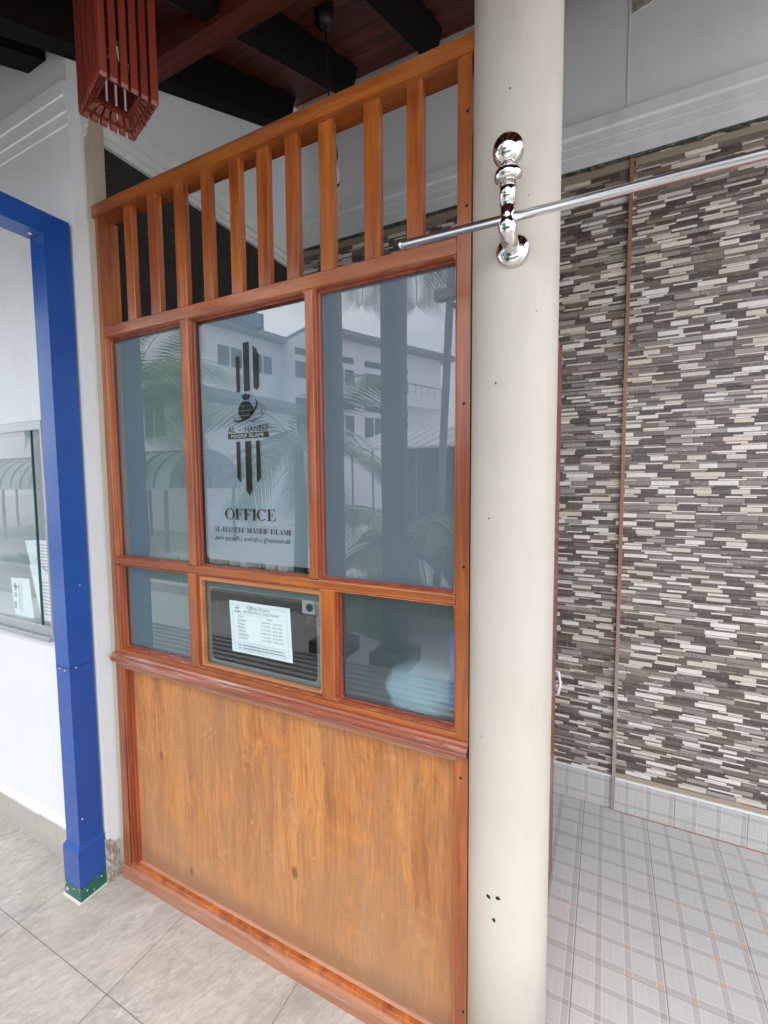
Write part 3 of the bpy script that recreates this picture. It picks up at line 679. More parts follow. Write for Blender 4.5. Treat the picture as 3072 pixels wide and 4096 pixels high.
# bag: neck ruffle
em += [[(.6105, 1.7565), (.6165, 1.7535), (.627, 1.760), (.637, 1.7535), (.6455, 1.7575), (.640, 1.7475), (.6385, 1.7395), (.6185, 1.7395), (.6155, 1.7475)]]
def ex(z):  # bag half width at height
    a = max(0, 1 - ((z-1.7095)/.0275)**2); return .0295*math.sqrt(a)*(1 - .10*(z-1.7095)/.0275)
zr = [1.6835, 1.6945, 1.7085, 1.7225, 1.7355]
for i in range(4):
    z0, z1 = zr[i]+.0012, zr[i+1]-.0012
    for u0, u1 in ((-1, -.40), (-.34, .34), (.40, 1)):
        if i == 0 and u0 > .3: continue
        em.append([(.6265+ex(z0)*u0, z0), (.6265+ex(z0)*u1, z0), (.6265+ex((z0+z1)/2)*u1, (z0+z1)/2), (.6265+ex(z1)*u1, z1), (.6265+ex(z1)*u0, z1), (.6265+ex((z0+z1)/2)*u0, (z0+z1)/2)])
# swoosh band in segments
cent = [(.576, 1.6835), (.590, 1.6775), (.606, 1.6790), (.622, 1.6825), (.634, 1.6860), (.647, 1.6955), (.658, 1.7060), (.667, 1.7170), (.671, 1.7290), (.664, 1.7400)]
wd = [.0005, .005, .0062, .0064, .0068, .0066, .0064, .006, .005, .0005]
for i in range(len(cent)-1):
    (xa, za), (xb, zb) = cent[i], cent[i+1]; d = Vector((xb-xa, zb-za)).normalized(); nx, nz = -d.y, d.x; g = .0008 if i % 2 else 0
    em.append([(xa+d.x*g-nx*wd[i]/2, za+d.y*g-nz*wd[i]/2), (xb-nx*wd[i+1]/2, zb-nz*wd[i+1]/2), (xb+nx*wd[i+1]/2, zb+nz*wd[i+1]/2), (xa+d.x*g+nx*wd[i]/2, za+d.y*g+nz*wd[i]/2)])
def stroke(pts, w):
    for (xa, za), (xb, zb) in zip(pts, pts[1:]):
        d = Vector((xb-xa, zb-za)); d.normalize(); nx, nz = -d.y*w/2, d.x*w/2
        em.append([(xa-nx, za-nz), (xb-nx, zb-nz), (xb+nx, zb+nz), (xa+nx, za+nz)])
stroke([(.578, 1.697), (.5795, 1.688), (.584, 1.683)], .0016)
stroke([(.640, 1.6795), (.645, 1.675), (.653, 1.675), (.660, 1.679), (.662, 1.686)], .0030)
stroke([(.662, 1.679), (.672, 1.6815), (.682, 1.6855), (.690, 1.6925), (.6955, 1.695)], .0014)
stroke([(.663, 1.693), (.676, 1.6965), (.690, 1.6975), (.6955, 1.695)], .0012)
stroke([(.688, 1.699), (.688, 1.714)], .0018); stroke([(.676, 1.730), (.688, 1.716), (.701, 1.711), (.7035, 1.694)], .0010)
link('emblem', poly_me(em, YT), M['painted_cut'], g2)
link('word', text_mesh('AL  -  HANEEF', .554, .711, 1.6455, 1.6625, YT), M['painted_cut2'], g2)['label'] = 'block letters AL - HANEEF under the emblem'
link('name_band', poly_me([rc(.553, 1.6265, .711, 1.6430)], YT), M['painted_cut2'], g2)
link('word', text_mesh('MASRIF ISLAMI', .568, .692, 1.6290, 1.6405, YT-.0005), P('film_letters', (.34, .40, .44), .6), g2)['label'] = 'pale letters MASRIF ISLAMI on the dark band'

# ---- office hours notice
t = thing('notice', 'white printed office hours sheet taped inside the small middle pane', 'notice', (.65, .033, .96))
pp = [(.5385, .9625), (.777, .9640), (.7690, 1.127), (.5300, 1.126)]
b = B(); NX, NZ = 10, 6; V = []
for j in range(NZ+1):
    for i in range(NX+1):
        u, v = i/NX, j/NZ
        lo = Vector(pp[0]).lerp(Vector(pp[1]), u); hi = Vector(pp[3]).lerp(Vector(pp[2]), u); p_ = lo.lerp(hi, v)
        V.append(b.verts.new((p_.x, .0275 if False else .0330+.0008*math.sin(u*5+v*2), p_.y)))
for j in range(NZ):
    for i in range(NX): b.faces.new((V[j*(NX+1)+i], V[j*(NX+1)+i+1], V[(j+1)*(NX+1)+i+1], V[(j+1)*(NX+1)+i]))
obj('sheet', b, M['paper'], t)
def onp(me):
    for v in me.vertices:
        u, w_ = v.co.x, v.co.z
        lo = Vector(pp[0]).lerp(Vector(pp[1]), u); hi = Vector(pp[3]).lerp(Vector(pp[2]), u); p_ = lo.lerp(hi, w_); v.co = (p_.x, .0319, p_.y)
    return me
mes = []
def tx(s, x0, x1, z0, z1): mes.append(onp(text_mesh(s, x0, x1, z0, z1, 0)))
tx('Office Hours', .31, .68, .865, .935); tx('காரியாலய ேநரங்கள்', .25, .83, .775, .855)
tx('Days', .15, .24, .695, .735); tx('TIME', .62, .71, .705, .745)
for k, (d, h) in enumerate((('SATURDAY', '2.00 PM - 5.00 PM'), ('SUNDAY', '4.15 PM - 8.00 PM'), ('MONDAY', '5.15 PM - 8.00 PM'), ('TUESDAY', '4.45 PM - 8.45 PM'), ('WEDNESDAY', '4.15 PM - 8.45 PM'), ('THURSDAY', '4.15 PM - 8.45 PM'))):
    tx(d, .13, .13+.021*len(d), .62-.068*k, .655-.068*k); tx(h, .53, .86, .64-.068*k, .675-.068*k)
def bars(lst):
    return onp(poly_me(lst, 0))
link('rules', bars([rc(.05, .93, .95, .935), rc(.05, .065, .95, .07), rc(.05, .07, .054, .935), rc(.946, .07, .95, .935), rc(.05, .755, .95, .7585), rc(.05, .205, .95, .2085)]), M['inkpale'], t)
mes.append(bars([rc(.11+.004, .15, .17, .166), rc(.20, .15, .5, .166), rc(.52, .15, .63, .166), rc(.65, .15, .88, .166), rc(.11, .095, .17, .108), rc(.20, .095, .89, .110), rc(.08, .79, .20, .81), rc(.09, .855, .17, .868), rc(.125, .87, .145, .905), rc(.165, .868, .18, .89)]))
link('print', join_me('print', mes), M['ink'], t)

# small things inside
t = thing('device', 'small white box speaker with a black round face, behind the small middle pane', 'device', (.80, .10, 1.10))  # box placed inside as a stand-in for a mirrored white unit
obj('box', bx(.748, .795, .12, .16, 1.088, 1.133), M['whiteplastic'], t, bevel=.003)
b = B(); lathe(b, [(.013, 0), (.013, .003)], (.778, .1195, 1.108), 20, Matrix.Rotation(R(90), 3, 'X')); obj('round_face', b, M['black'], t)
t = thing('desk', 'brown office desk standing behind the window panes', 'desk', (.65, .3, 0))
obj('desk_top', bx(.02, 1.27, .10, .62, .82, .85), P('desk_brown', (.10, .07, .05), .5), t, bevel=.003)
obj('desk_front', bx(.05, 1.24, .12, .14, 0, .82), P('desk_brown_front', (.08, .05, .035), .5), t)
t = thing('shelf', 'dark shelf just inside the glass, seen in the gap under the frosted film', 'shelf', (.63, .12, 1.2))
obj('shelf_board', bx(.43, .86, .06, .22, 1.205, 1.215), P('shelf_board', (.2, .17, .13), .6), t)
bk = [((.2, .18, .15), .50, 'brown-grey'), ((.55, .53, .5), .545, 'cream'), ((.05, .05, .05), .60, 'black'), ((.45, .38, .30), .65, 'tan'), ((.65, .65, .65), .70, 'white'), ((.10, .14, .10), .76, 'dark green')]
for i, (c, x, cn) in enumerate(bk):
    o = obj('box_file', bx(x, x+.035, .07, .15, 1.2155, 1.30), P('file_colour', c, .6), None, bevel=.002, loc=(x, .07, 1.2155))
    tag(o, cn + ' upright box file on the shelf behind the middle pane under the film', 'box file', 'box files on the shelf inside')
t = thing('glow_blob', 'white and blue blob added behind the lower right frosted pane for its glow', 'glow blob', (1.15, .08, .86))  # added rounded shape that imitates the pale glow in this pane
b = B(); bmesh.ops.create_uvsphere(b, u_segments=32, v_segments=20, radius=1)
for v in b.verts:
    c_ = v.co; k_ = 1 + .07*math.sin(7*c_.x+3*c_.z) + .05*math.sin(11*c_.z)
    v.co = Vector((1.155+.105*c_.x*k_, .118+.078*c_.y*k_, .925+.078*c_.z*k_))
obj('white_part', b, P('glow_white', (.95, .96, .98), .7), t, True)
b = B(); box(b, 1.255, 1.279, .037, .042, .93, 1.13); obj('blue_part', b, P('glow_blue', (.04, .22, .8), .6), t)

# ================================================================== side door behind column
t = thing('side_door', 'dark red wooden door seen edge-on behind the cream column', 'door', (1.41, .4, 0))
obj('leaf', bx(1.388, 1.4375, .10, .742, .005, 1.95), M['door'], t, bevel=.003)
obj('gap_post', bx(1.335, 1.385, .055, .10, 0, 2.3), M['door'], t, bevel=.003)  # added post that closes the gap beside the column so it stays dark
b = B(); tube(b, [(1.4375, .72, .795), (1.449, .72, .79), (1.455, .72, .75), (1.449, .72, .71), (1.4375, .72, .705)], .005, 12); obj('handle', b, M['whiteplastic'], t, True)

# ================================================================== column
t = thing('column', 'round cream painted column beside the wooden partition', 'column', (1.407, .0, 0))
b = B(); lathe(b, [(.0885, 0), (.0885, .5), (.0880, 1.5), (.0868, 2.4), (.086, 3.4)], (1.407, .0, 0), 96); obj('shaft', b, M['cream'], t, True)
b = B()
for z, r_, a in ((.60, .006, 255), (.607, .0055, 268), (.553, .0055, 263), (.95, .002, 240), (1.69, .003, 258), (2.23, .002, 272), (1.42, .0022, 250)):
    ca, sa = math.cos(R(a)), math.sin(R(a)); rad = .0882
    c = Vector((1.407+ca*rad, sa*rad, z)); tx_ = Vector((-sa, ca, 0))
    vs_ = [b.verts.new(c + tx_*math.cos(k*1.05)*r_*random.uniform(.5, 1.2) + Vector((0, 0, 1))*math.sin(k*1.05)*r_*random.uniform(.5, 1.1) + Vector((ca, sa, 0))*.0006) for k in range(6)]
    b.faces.new(vs_)
obj('paint_chips', b, M['screw'], t)

# ================================================================== curtain rod with bracket
RY, RZ = -.148, 1.957
t = thing('curtain_rod', 'polished steel rail with a ball finial bracket fixed to the cream column', 'rod', (1.42, -.088, 1.93))
b = B(); tube(b, [(1.210, RY, 1.9665), (3.2, RY, 1.9460)], .0078, 24); obj('rod', b, M['rodsteel'], t, True)
b = B(); tube(b, [(1.2095, RY, 1.9665), (1.2135, RY, 1.9665)], .0083, 24); obj('rod_end', b, M['chrome'], t, True)
fx_, fz = 1.418, 1.935
b = B(); prof = [(.0005, .016), (.012, .0155), (.022, .012), (.029, .006), (.0315, .0), (.0315, -.006)]
lathe(b, prof[::-1], (fx_, -.0895, fz), 40, Matrix.Rotation(R(90), 3, 'X')); obj('flange', b, M['chrome'], t, True)
pth = []
for k in range(13):
    a = R(90*k/12); pth.append((fx_+.002, -.118 - .030*math.sin(a) + 0, fz + .030*(1-math.cos(a))))
b = B(); tube(b, [(fx_+.002, -.096, fz)] + pth + [(fx_+.002, -.148, 2.000)], [.0150]*8 + [.0165]*4 + [.0128]*3, 32); obj('elbow', b, M['chrome'], t, True)
b = B(); tube(b, [(fx_+.002, -.148, 1.988), (fx_+.002, -.148, 2.030)], .0142, 32); obj('stem', b, M['chrome'], t, True)
b = B(); n = 18; lathe(b, [(.0135+.0105*math.cos(R(-90+180*k/n)), .0115*math.sin(R(-90+180*k/n))) for k in range(n+1)], (fx_+.002, -.148, 2.036), 40); obj('collar', b, M['chrome'], t, True)
b = B(); lathe(b, [(.012, 2.044), (.010, 2.050), (.012, 2.056)], (fx_+.002, -.148, 0), 32)
obj('neck', b, M['chrome'], t, True)
b = B(); n = 24; lathe(b, [(max(.0272*math.cos(R(-88+176*k/n)), .0008), .0285*math.sin(R(-88+176*k/n))) for k in range(n+1)], (fx_+.002, -.148, 2.0785), 48); obj('ball_finial', b, M['chrome'], t, True)

# ================================================================== blue steel frame
t = thing('blue_frame', 'bright blue painted steel portal frame standing in front of the white wall', 'frame', (-.1, -.1, 0))
px0, px1, py0, py1 = -.138, -.058, -.132, -.052
obj('post', bx(px0, px1, py0, py1, .19, 2.372), M['blue'], t, bevel=.003)
obj('beam', bx(px0, px1, -.84, py0-.0005, 2.302, 2.372), M['blue'], t, bevel=.003)
obj('end_plate', bx(px0-.006, px1+.006, -.846, -.8405, 2.296, 2.378), M['blue'], t, bevel=.001)
b = B(); hexa(b, [(-.147, -.141, .054), (-.053, -.141, .054), (-.053, -.049, .054), (-.147, -.049, .054), (-.147, -.141, .188), (-.053, -.141, .188), (-.053, -.049, .188), (-.147, -.049, .188)])
hexa(b, [(-.147, -.141, .188), (-.053, -.141, .188), (-.053, -.049, .188), (-.147, -.049, .188), (-.139, -.133, .203), (-.0575, -.133, .203), (-.0575, -.051, .203), (-.139, -.051, .203)])
obj('sleeve', b, M['blue'], t, bevel=.0015)
obj('foot', bx(-.1475, -.0525, -.1415, -.0485, .0, .053), M['green'], t, bevel=.0015)
obj('footing', bx(-.152, -.048, -.148, -.045, -.001, .003), P('white_mortar', (.62, .62, .60), .8), t)
b = B(); box(b, px0-.001, px1+.001, py0-.001, py1+.001, .8555, .857); obj('joint_line', b, P('dark_joint', (.02, .02, .04), .7), t)
rv = [(px1+.0005, -.112, .178, 'X'), (px1+.0005, -.08, .178, 'X'), (-.053, -.118, .03, 'X'), (-.053, -.066, .043, 'X'), (px1+.0005, -.118, .30, 'X'), (px1+.0005, -.11, .853, 'X'), (-.115, py0-.0005, .848, 'Y'), (-.085, py0-.0005, .846, 'Y'), (-.095, -.152, 2.301, 'Z')]
for x, y, z, ax in rv:
    b = B(); mt = {'X': Matrix.Rotation(R(90), 3, 'Y'), 'Y': Matrix.Rotation(R(90), 3, 'X'), 'Z': Matrix.Rotation(R(180), 3, 'X')}[ax]
    r_ = .006 if ax == 'Z' else .0028
    lathe(b, [(r_, 0), (r_*.7, r_*.45), (r_*.1, r_*.6)], (x, y, z), 12, mt); obj('rivet', b, M['whiteplastic'], t, True)

# ================================================================== lantern
LX, LY, LZ = .530, -.262, 2.378
t = thing('hanging_lantern', 'dark red wooden slat lantern hanging at the top left under the roof', 'lantern', (LX, LY, LZ))
HA, HB, hh, TOP, INN = .063, .082, -.028, .50, .62
ax1 = Vector((math.cos(R(73)), math.sin(R(73)), 0)); ax2 = Vector((-ax1.y, ax1.x, 0))
crn = [ax1*sa*HA + ax2*sb*HB for sa, sb in ((-1, -1), (1, -1), (1, 1), (-1, 1))]
O = Vector((LX, LY, LZ))
for k in range(4):
    A, Bv = crn[k], crn[(k+1) % 4]; tg = (Bv-A).normalized(); nrm = Vector((tg.y, -tg.x, 0)); nr = 6 if k % 2 == 0 else 8
    for j in range(nr):
        p_ = A.lerp(Bv, (j+.5)/nr); w1 = (Bv-A).length/nr*.70; w2 = w1*.66; th = .007
        b = B()
        def sec(P_, w_, d_): return [P_ - tg*w_/2, P_ + tg*w_/2, P_ + tg*w_/2 + d_*th, P_ - tg*w_/2 + d_*th]
        din = -nrm; up = Vector((0, 0, 1))
        mid = O + p_
        V = [[b.verts.new(x) for x in q_] for q_ in (sec(mid+up*TOP, w1, din), sec(mid+up*.008, w1, din), sec(mid-din*-.003-up*.0, w1, (din+up*.6).normalized()), sec(O+p_*INN-up*hh, w2, up))]
        for i in range(3):
            for c in range(4): b.faces.new((V[i][c], V[i][(c+1) % 4], V[i+1][(c+1) % 4], V[i+1][c]))
        b.faces.new(V[0]); b.faces.new(V[3][::-1]); bmesh.ops.recalc_face_normals(b, faces=b.faces[:])
        obj('rib', b, M['lamp_wood'], t, bevel=.001)
def ring(s0, s1, z0, z1):
    b = B()
    for k in range(4):
        a, c = crn[k], crn[(k+1) % 4]
        hexa(b, [O+a*s0+Vector((0, 0, z0)), O+c*s0+Vector((0, 0, z0)), O+c*s1+Vector((0, 0, z0)), O+a*s1+Vector((0, 0, z0)), O+a*s0+Vector((0, 0, z1)), O+c*s0+Vector((0, 0, z1)), O+c*s1+Vector((0, 0, z1)), O+a*s1+Vector((0, 0, z1))])
    return b
obj('lower_ring', ring(INN+.02, INN-.10, -hh+.003, -hh+.012), M['lamp_wood'], t)
obj('middle_ring', ring(.88, .78, .010, .022), M['lamp_wood'], t)
obj('upper_ring', ring(.88, .78, .25, .262), M['lamp_wood'], t)
b = B(); lathe(b, [(.004, 0), (.018, .01), (.026, .03), (.026, .05), (.014, .075), (.012, .09)], (LX, LY, LZ+.06), 24); obj('bulb', b, M['bulb'], t, True)
b = B(); tube(b, [(LX, LY, LZ+.15), (LX, LY, 2.98)], .004, 8); lathe(b, [(.014, LZ+.148), (.014, LZ+.19)], (LX, LY, 0), 16); obj('cable', b, M['black'], t)

# ================================================================== roof
def rz(y): return 3.605 + .44*(y-1.195)
t = thing('roof', 'dark red plank veranda roof on black rafters, above everything', 'roof', (1, 0, 3))
b = B(); y = -.93; k = 0
YE = 1.21
while y < YE:
    y1 = y + .088; z0, z1 = rz(y), rz(y1)
    hexa(b, [(-4, y, z0+.006*(k % 2)), (2.9, y, z0+.006*(k % 2)), (2.9, y1-.004, z1-.009+.006*(k % 2)), (-4, y1-.004, z1-.009+.006*(k % 2)), (-4, y, z0+.03), (2.9, y, z0+.03), (2.9, y1-.004, z1+.02), (-4, y1-.004, z1+.02)]); y += .088; k += 1
obj('planks', b, M['plank'], t)
b = B(); hexa(b, [(-4, -.97, rz(-.97)+.035), (2.9, -.97, rz(-.97)+.035), (2.9, 1.5, rz(1.5)+.035), (-4, 1.5, rz(1.5)+.035), (-4, -.97, rz(-.97)+.06), (2.9, -.97, rz(-.97)+.06), (2.9, 1.5, rz(1.5)+.06), (-4, 1.5, rz(1.5)+.06)]); obj('roof_covering', b, P('grey_roof_sheet', (.3, .3, .3), .7), t)
for xa_, xb_, h, ye in ((-1.3, -1.2, .13, -.043), (-.262, -.155, .13, -.043), (-.044, .040, .165, 1.04), (.365, .425, .14, 1.04), (.805, .865, .14, 1.04), (1.25, 1.32, .165, 1.04), (1.7, 1.77, .165, 1.04), (2.15, 2.22, .165, 1.04), (2.6, 2.67, .165, 1.04)):
    b = B(); hexa(b, [(xa_, -.93, rz(-.93)-h), (xb_, -.93, rz(-.93)-h), (xb_, ye, rz(ye)-h), (xa_, ye, rz(ye)-h), (xa_, -.93, rz(-.93)-.001), (xb_, -.93, rz(-.93)-.001), (xb_, ye+.06, rz(ye+.06)-.001), (xa_, ye+.06, rz(ye+.06)-.001)])
    obj('rafter', b, M['rafter'], t)
obj('corbel', bx(-.115, -.030, -.075, .0, 2.938, 3.055), M['rafter'], t)
b = B(); yy = .21; bar(b, (-.045, yy, rz(yy)-.13), (2.9, yy, rz(yy)-.13), .07, .09); obj('purlin', b, M['plank'], t)
b = B(); bar(b, (-4, -.95, rz(-.95)-.01), (2.9, -.95, rz(-.95)-.01), .025, .12); obj('fascia', b, M['rafter'], t)
b = B(); lathe(b, [(.004, 0), (.012, .004), (.016, .02), (.010, .035), (.012, .045)], (-.10, -.06, 2.955), 16, Matrix.Rotation(R(-90), 3, 'X')); obj('bolt_knob', b, M['lamp_wood'], t, True)

# pendant bulb inside
t = thing('pendant_lamp', 'bare bulb on a black cord hanging inside the office behind the slats', 'lamp', (.575, .6, 2.8))
b = B(); tube(b, [(.555, .6, 3.325), (.562, .6, 3.1), (.578, .6, 2.83)], .0028, 8); obj('cord', b, M['black'], t)
b = B(); lathe(b, [(.005, 3.27), (.035, 3.285), (.04, 3.33), (.04, 3.345)], (.552, .6, 0), 20); obj('ceiling_rose', b, M['black'], t, True)
b = B(); lathe(b, [(.022, 2.775), (.026, 2.79), (.024, 2.815), (.010, 2.84), (.005, 2.85)], (.578, .6, 0), 20); obj('bulb_holder', b, M['black'], t, True)
b = B(); lathe(b, [(.003, 2.655), (.022, 2.665), (.033, 2.69), (.031, 2.72), (.02, 2.75), (.016, 2.778)], (.578, .6, 0), 24); obj('bulb', b, M['bulb'], t, True)

# ================================================================== what the glass mirrors (behind the camera)
wf = paint('facade_paint', (.82, .83, .85), .8, 0, .2); dk = P('dark_window_opening', (.03, .035, .04), .25); slab = P('roof_slab', (.22, .23, .24), .8)
def plan(p): return (p[0], -p[1])
def building(name, label, A, Bq, depth, H, wins, rails=(), over=.7):
    A = Vector((A[0], -A[1])); Bq = Vector((Bq[0], -Bq[1])); d = (Bq-A); Ln = d.length; d.normalize()
    nrm = Vector((-d.y, d.x))
    if (Vector((1.6, -1)) - A).dot(nrm) < 0: nrm = -nrm
    t = thing(name, label, 'building', (A.x, A.y, 0))
    b = prism(B(), [A, Bq, Bq-nrm*depth, A-nrm*depth], -.01, H-.05); bmesh.ops.recalc_face_normals(b, faces=b.faces[:]); obj('wall', b, wf, t)
    A2, B2 = A+nrm*over, Bq+nrm*over+d*over
    b = prism(B(), [A2, B2, Bq-nrm*depth+d*over, A-nrm*depth], H-.05, H+.15); bmesh.ops.recalc_face_normals(b, faces=b.faces[:]); obj('roof', b, slab, t)
    for s0, s1, z0, z1 in wins:
        p0, p1 = A+d*s0, A+d*s1
        b = prism(B(), [p0+nrm*.03, p1+nrm*.03, p1-nrm*.02, p0-nrm*.02], z0, z1); bmesh.ops.recalc_face_normals(b, faces=b.faces[:]); w_ = obj('window', b, dk, t)
        if s1-s0 > .8 and z1-z0 > .5:
            b = prism(B(), [A+d*((s0+s1)/2-.03)+nrm*.05, A+d*((s0+s1)/2+.03)+nrm*.05, A+d*((s0+s1)/2+.03)+nrm*.031, A+d*((s0+s1)/2-.03)+nrm*.031], z0, z1); obj('mullion', b, wf, w_)
    for s0, s1, z in rails:
        p0, p1 = A+d*s0, A+d*s1
        b = prism(B(), [p0+nrm*.9, p1+nrm*.9, p1+nrm*.001, p0+nrm*.001], z-.6, z); bmesh.ops.recalc_face_normals(b, faces=b.faces[:]); obj('balcony', b, wf, t)
        b = B()
        bar(b, (*(p0+nrm*.88), z+.55), (*(p1+nrm*.88), z+.55), .05, .05)
        k = 0
        while k*.5 < s1-s0: pk = p0+d*k*.5+nrm*.88; bar(b, (*pk, z), (*pk, z+.55), .03, .03, (1, 0, 0)); k += 1
        obj('railing', b, slab, t)
    return t
winsD = []
for s in (-1.5, .55, 2.4, 4.2):
    winsD += [(s, s+1.15, 7.25, 7.55), (s, s+1.15, 6.2, 6.95), (s, s+1.15, 5.0, 5.3), (s, s+1.15, 3.7, 4.7)]
building('school_building', 'white two-storey building with balcony rails mirrored in the right pane', (-11.0, 16.4), (-7.3, 24.47), 6, 8.45, [(a+.9, c+.9, z0, z1) for a, c, z0, z1 in winsD], [(-.5, 8.4, 6.0)])
building('block_building', 'white building end with a deep flat roof mirrored in the middle pane', (-14.6, 12.0), (-13.2, 18.24), 8, 8.4, [(2.1, 3.3, 6.75, 7.6), (3.9, 5.0, 6.75, 7.6), (.2, 1.5, 4.0, 5.4)])
building('wing_building', 'low link wing between the two white buildings mirrored in the middle pane', (-13.2, 17.9), (-10.6, 17.0), 5, 8.4, [(.3, 1.9, 6.3, 7.8), (.5, 1.6, 3.2, 4.6)], over=.5)
building('side_house', 'plain white house with one square window mirrored in the left pane', (-16, 9.0), (-8.9, 8.0), 4, 3.85, [(4.75, 5.75, 2.85, 3.78), (1.0, 2.4, 2.6, 3.6)], over=1.0)
# ribbed tent / curved canopy
t = thing('curved_canopy', 'pale ribbed barrel canopy mirrored in the left panes', 'canopy', (-11, -6.5, 0))
b = B(); n = 10
prof_o = [(-6.3+1.0*math.cos(R(180*k/n))*-1, 1.35+.85*math.sin(R(180*k/n))) for k in range(n+1)]
for i in range(n):
    (ya, za), (yb_, zb_) = prof_o[i], prof_o[i+1]
    hexa(b, [(-17, ya, za-.03), (-6.5, ya, za-.03), (-6.5, yb_, zb_-.03), (-17, yb_, zb_-.03), (-17, ya, za), (-6.5, ya, za), (-6.5, yb_, zb_), (-17, yb_, zb_)])
obj('cover', b, P('canopy_sheet', (.50, .55, .6), .6), t)
for k in range(22):
    x = -17+k*.5; b = tube(B(), [(x, a, c+.01) for a, c in prof_o], .03, 6); obj('hoop', b, slab, t)
for x in (-16.5, -13, -9.8, -6.7):
    for y in (-5.35, -7.25): obj('leg', tube(B(), [(x, y, -.01), (x, y, 1.36)], .04, 8), slab, t)
# low shed with corrugated roof
t = thing('shed', 'open shed with a sloping corrugated roof mirrored in the right pane', 'shed', (-2.2, -10, 0))
b = B(); k = 0; x = -4.6
while x < 0.6:
    hexa(b, [(x, -9.0, 2.25), (x+.16, -9.0, 2.25), (x+.16, -11.5, 2.95), (x, -11.5, 2.95), (x, -9.0, 2.29+.03*(k % 2)), (x+.16, -9.0, 2.29+.03*(k % 2)), (x+.16, -11.5, 2.99+.03*(k % 2)), (x, -11.5, 2.99+.03*(k % 2))]); x += .16; k += 1
bmesh.ops.recalc_face_normals(b, faces=b.faces[:]); obj('roof', b, P('corrugated_sheet', (.55, .57, .6), .5), t)
obj('wall', bx(-4.5, .5, -11.6, -11.4, -.01, 2.9), P('shed_wall', (.10, .11, .13), .8), t)
for k in range(9): obj('bar', bx(-4.4+k*.6, -4.36+k*.6, -9.15, -9.11, -.01, 2.26), slab, t)
# utility pole with cross-arm
t = thing('utility_pole', 'tall thin pole with a cross-arm mirrored at the right pane edge', 'pole', (-.2, -4.05, 0))
obj('pole', tube(B(), [(-.24, -4.03, -.01), (-.02, -4.03, 4.6)], .045, 12), slab, t)
obj('arm', bx(-.24, .5, -4.10, -3.96, 3.56, 3.66), slab, t, bevel=.01)
# two veranda posts behind the photographer
pm = P('dark_post', (.05, .065, .08), .5)
for i, (x, lab) in enumerate(((.07, 'dark round post behind the camera, mirrored in the right pane nearer its centre'), (-.52, 'dark round post behind the camera, mirrored along the right pane edge of the middle mullion'))):
    t = thing('veranda_post', lab, 'post', (x, -2.2, 0), 'veranda posts behind the camera')
    obj('shaft', tube(B(), [(x, -2.2, -.01), (x, -2.2, 6.0)], .105, 24), pm, t, True)
    obj('foot', bx(x-.16, x+.16, -2.36, -2.04, -.012, .12), pm, t, bevel=.01)
# grass strip, kerb, drain grating, fence posts
def grass_bm():
    b = B(); random.seed(5)
    for k in range(5200):
        x = random.uniform(-9, 3.6); y = random.uniform(-4.6, -3.3); h = random.uniform(.06, .2); a = random.uniform(0, 6.28); w_ = .012
        dx, dy = math.cos(a)*w_, math.sin(a)*w_
        b.faces.new([b.verts.new((x-dx, y-dy, -.005)), b.verts.new((x+dx, y+dy, -.005)), b.verts.new((x+random.uniform(-.05, .05), y+random.uniform(-.05, .05), h))])
    return b
gm = P('grass_green', (.10, .25, .05), .6)
o = obj('grass', grass_bm(), gm, None, loc=(-2, -4, 0)); o['kind'] = 'stuff'; o['label'] = 'short green grass strip mirrored in the small panes'; o['category'] = 'grass'
struct('verge', bx(-9.2, 3.8, -4.7, -3.2, -.0118, -.006), P('dark_soil', (.06, .07, .035), .9))
struct('kerb', bx(-9.2, 3.8, -3.19, -3.05, -.0119, .10), P('kerb_concrete', (.45, .44, .42), .8))
t = thing('drain_grating', 'steel drain grating in the paving in front of the veranda', 'grating', (-.2, -1.75, 0))
for k in range(7): obj('grating_bar', bx(-4, 3, -1.56-.075*k, -1.525-.075*k, -.011, .035), P('grating_steel', (.6, .62, .64), .35, .7), t)
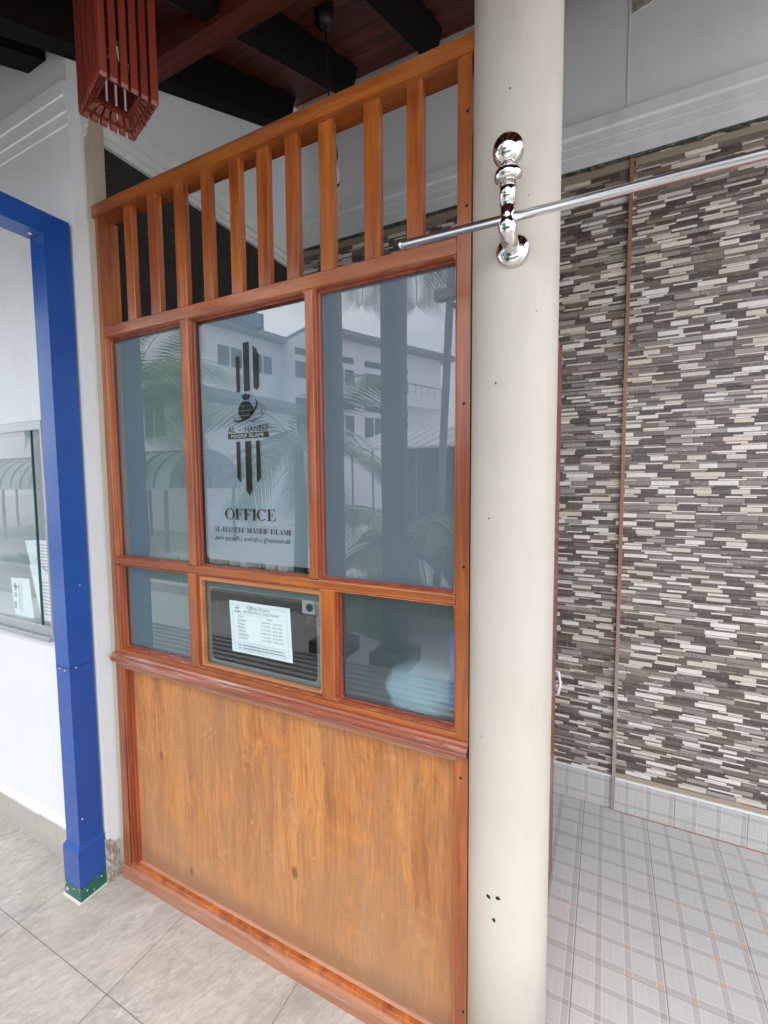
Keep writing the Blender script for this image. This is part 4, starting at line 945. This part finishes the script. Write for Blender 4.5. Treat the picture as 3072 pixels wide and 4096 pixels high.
# palms
leafm = P('palm_leaf', (.085, .16, .045), .45, build=lambda q, co, bs: q.put(bs.inputs['Base Color'], q.mix(q.noise(co, 3, 3), (.05, .11, .03), (.20, .26, .09))))
trunkm = P('palm_trunk', (.22, .18, .14), .9, build=lambda q, co, bs: q.put(bs.inputs['Base Color'], q.mix(q.noise(q.map(co, (1, 1, 6)), 6, 5), (.05, .045, .035), (.13, .11, .09))))
def palm(label, x, y, h, n, L, seed, el=(75, -15), tr=.09):
    rnd = random.Random(seed)
    t = thing('palm_tree', label, 'palm', (x, y, 0), 'palms behind the photographer')
    obj('trunk', tube(B(), [(x, y, -.01), (x+.04, y, h*.5), (x, y, h)], [tr*1.25, tr, tr*.8], 12), trunkm, t, True)
    for k in range(n):
        az = k*2.399+rnd.uniform(-.2, .2); e0 = R(el[0] + (el[1]-el[0])*((k+.5)/n)); b = B()
        p_ = Vector((x, y, h)); e = e0; LL = L*rnd.uniform(.8, 1.1); N_ = 22; prev = p_.copy(); pts = [p_.copy()]
        for i in range(N_):
            d = Vector((math.cos(az)*math.cos(e), math.sin(az)*math.cos(e), math.sin(e))); p_ = p_ + d*LL/N_; pts.append(p_.copy()); e -= R(rnd.uniform(3.5, 5.2))
        tube(b, pts[::3] + [pts[-1]], .009, 5)
        side = Vector((-math.sin(az), math.cos(az), 0))
        for i in range(2, N_+1):
            f = i/N_; ll = .5*L*math.sin(math.pi*min(.96, f*.85+.12))*rnd.uniform(.8, 1.1)
            dd = (pts[i]-pts[i-1]).normalized()
            for s_ in (-1, 1):
                for sub in (0, .5):
                    q0 = pts[i-1].lerp(pts[i], sub)
                    tip = q0 + (side*s_*.75 + dd*.6 + Vector((0, 0, -.35-.4*f)))*ll
                    mid = q0.lerp(tip, .45) + Vector((0, 0, .04*ll)); w_ = dd*.016
                    b.faces.new([b.verts.new(q0), b.verts.new(mid-w_), b.verts.new(tip), b.verts.new(mid+w_)])
        obj('frond', b, leafm, t)
palm('wide palm with long arching fronds mirrored across the middle pane', -2.5, -4.35, 2.0, 9, 1.9, 2)
palm('small bushy palm mirrored low in the right pane', -.25, -3.3, .75, 16, 1.05, 4, (80, -10), .06)
palm('tall palm whose fronds hang down at the top of the right pane', -1.35, -5.2, 5.6, 16, 1.9, 9)
palm('palm close to the plain house mirrored at the top of the left pane', -7.4, -5.3, 3.6, 20, 2.3, 12)
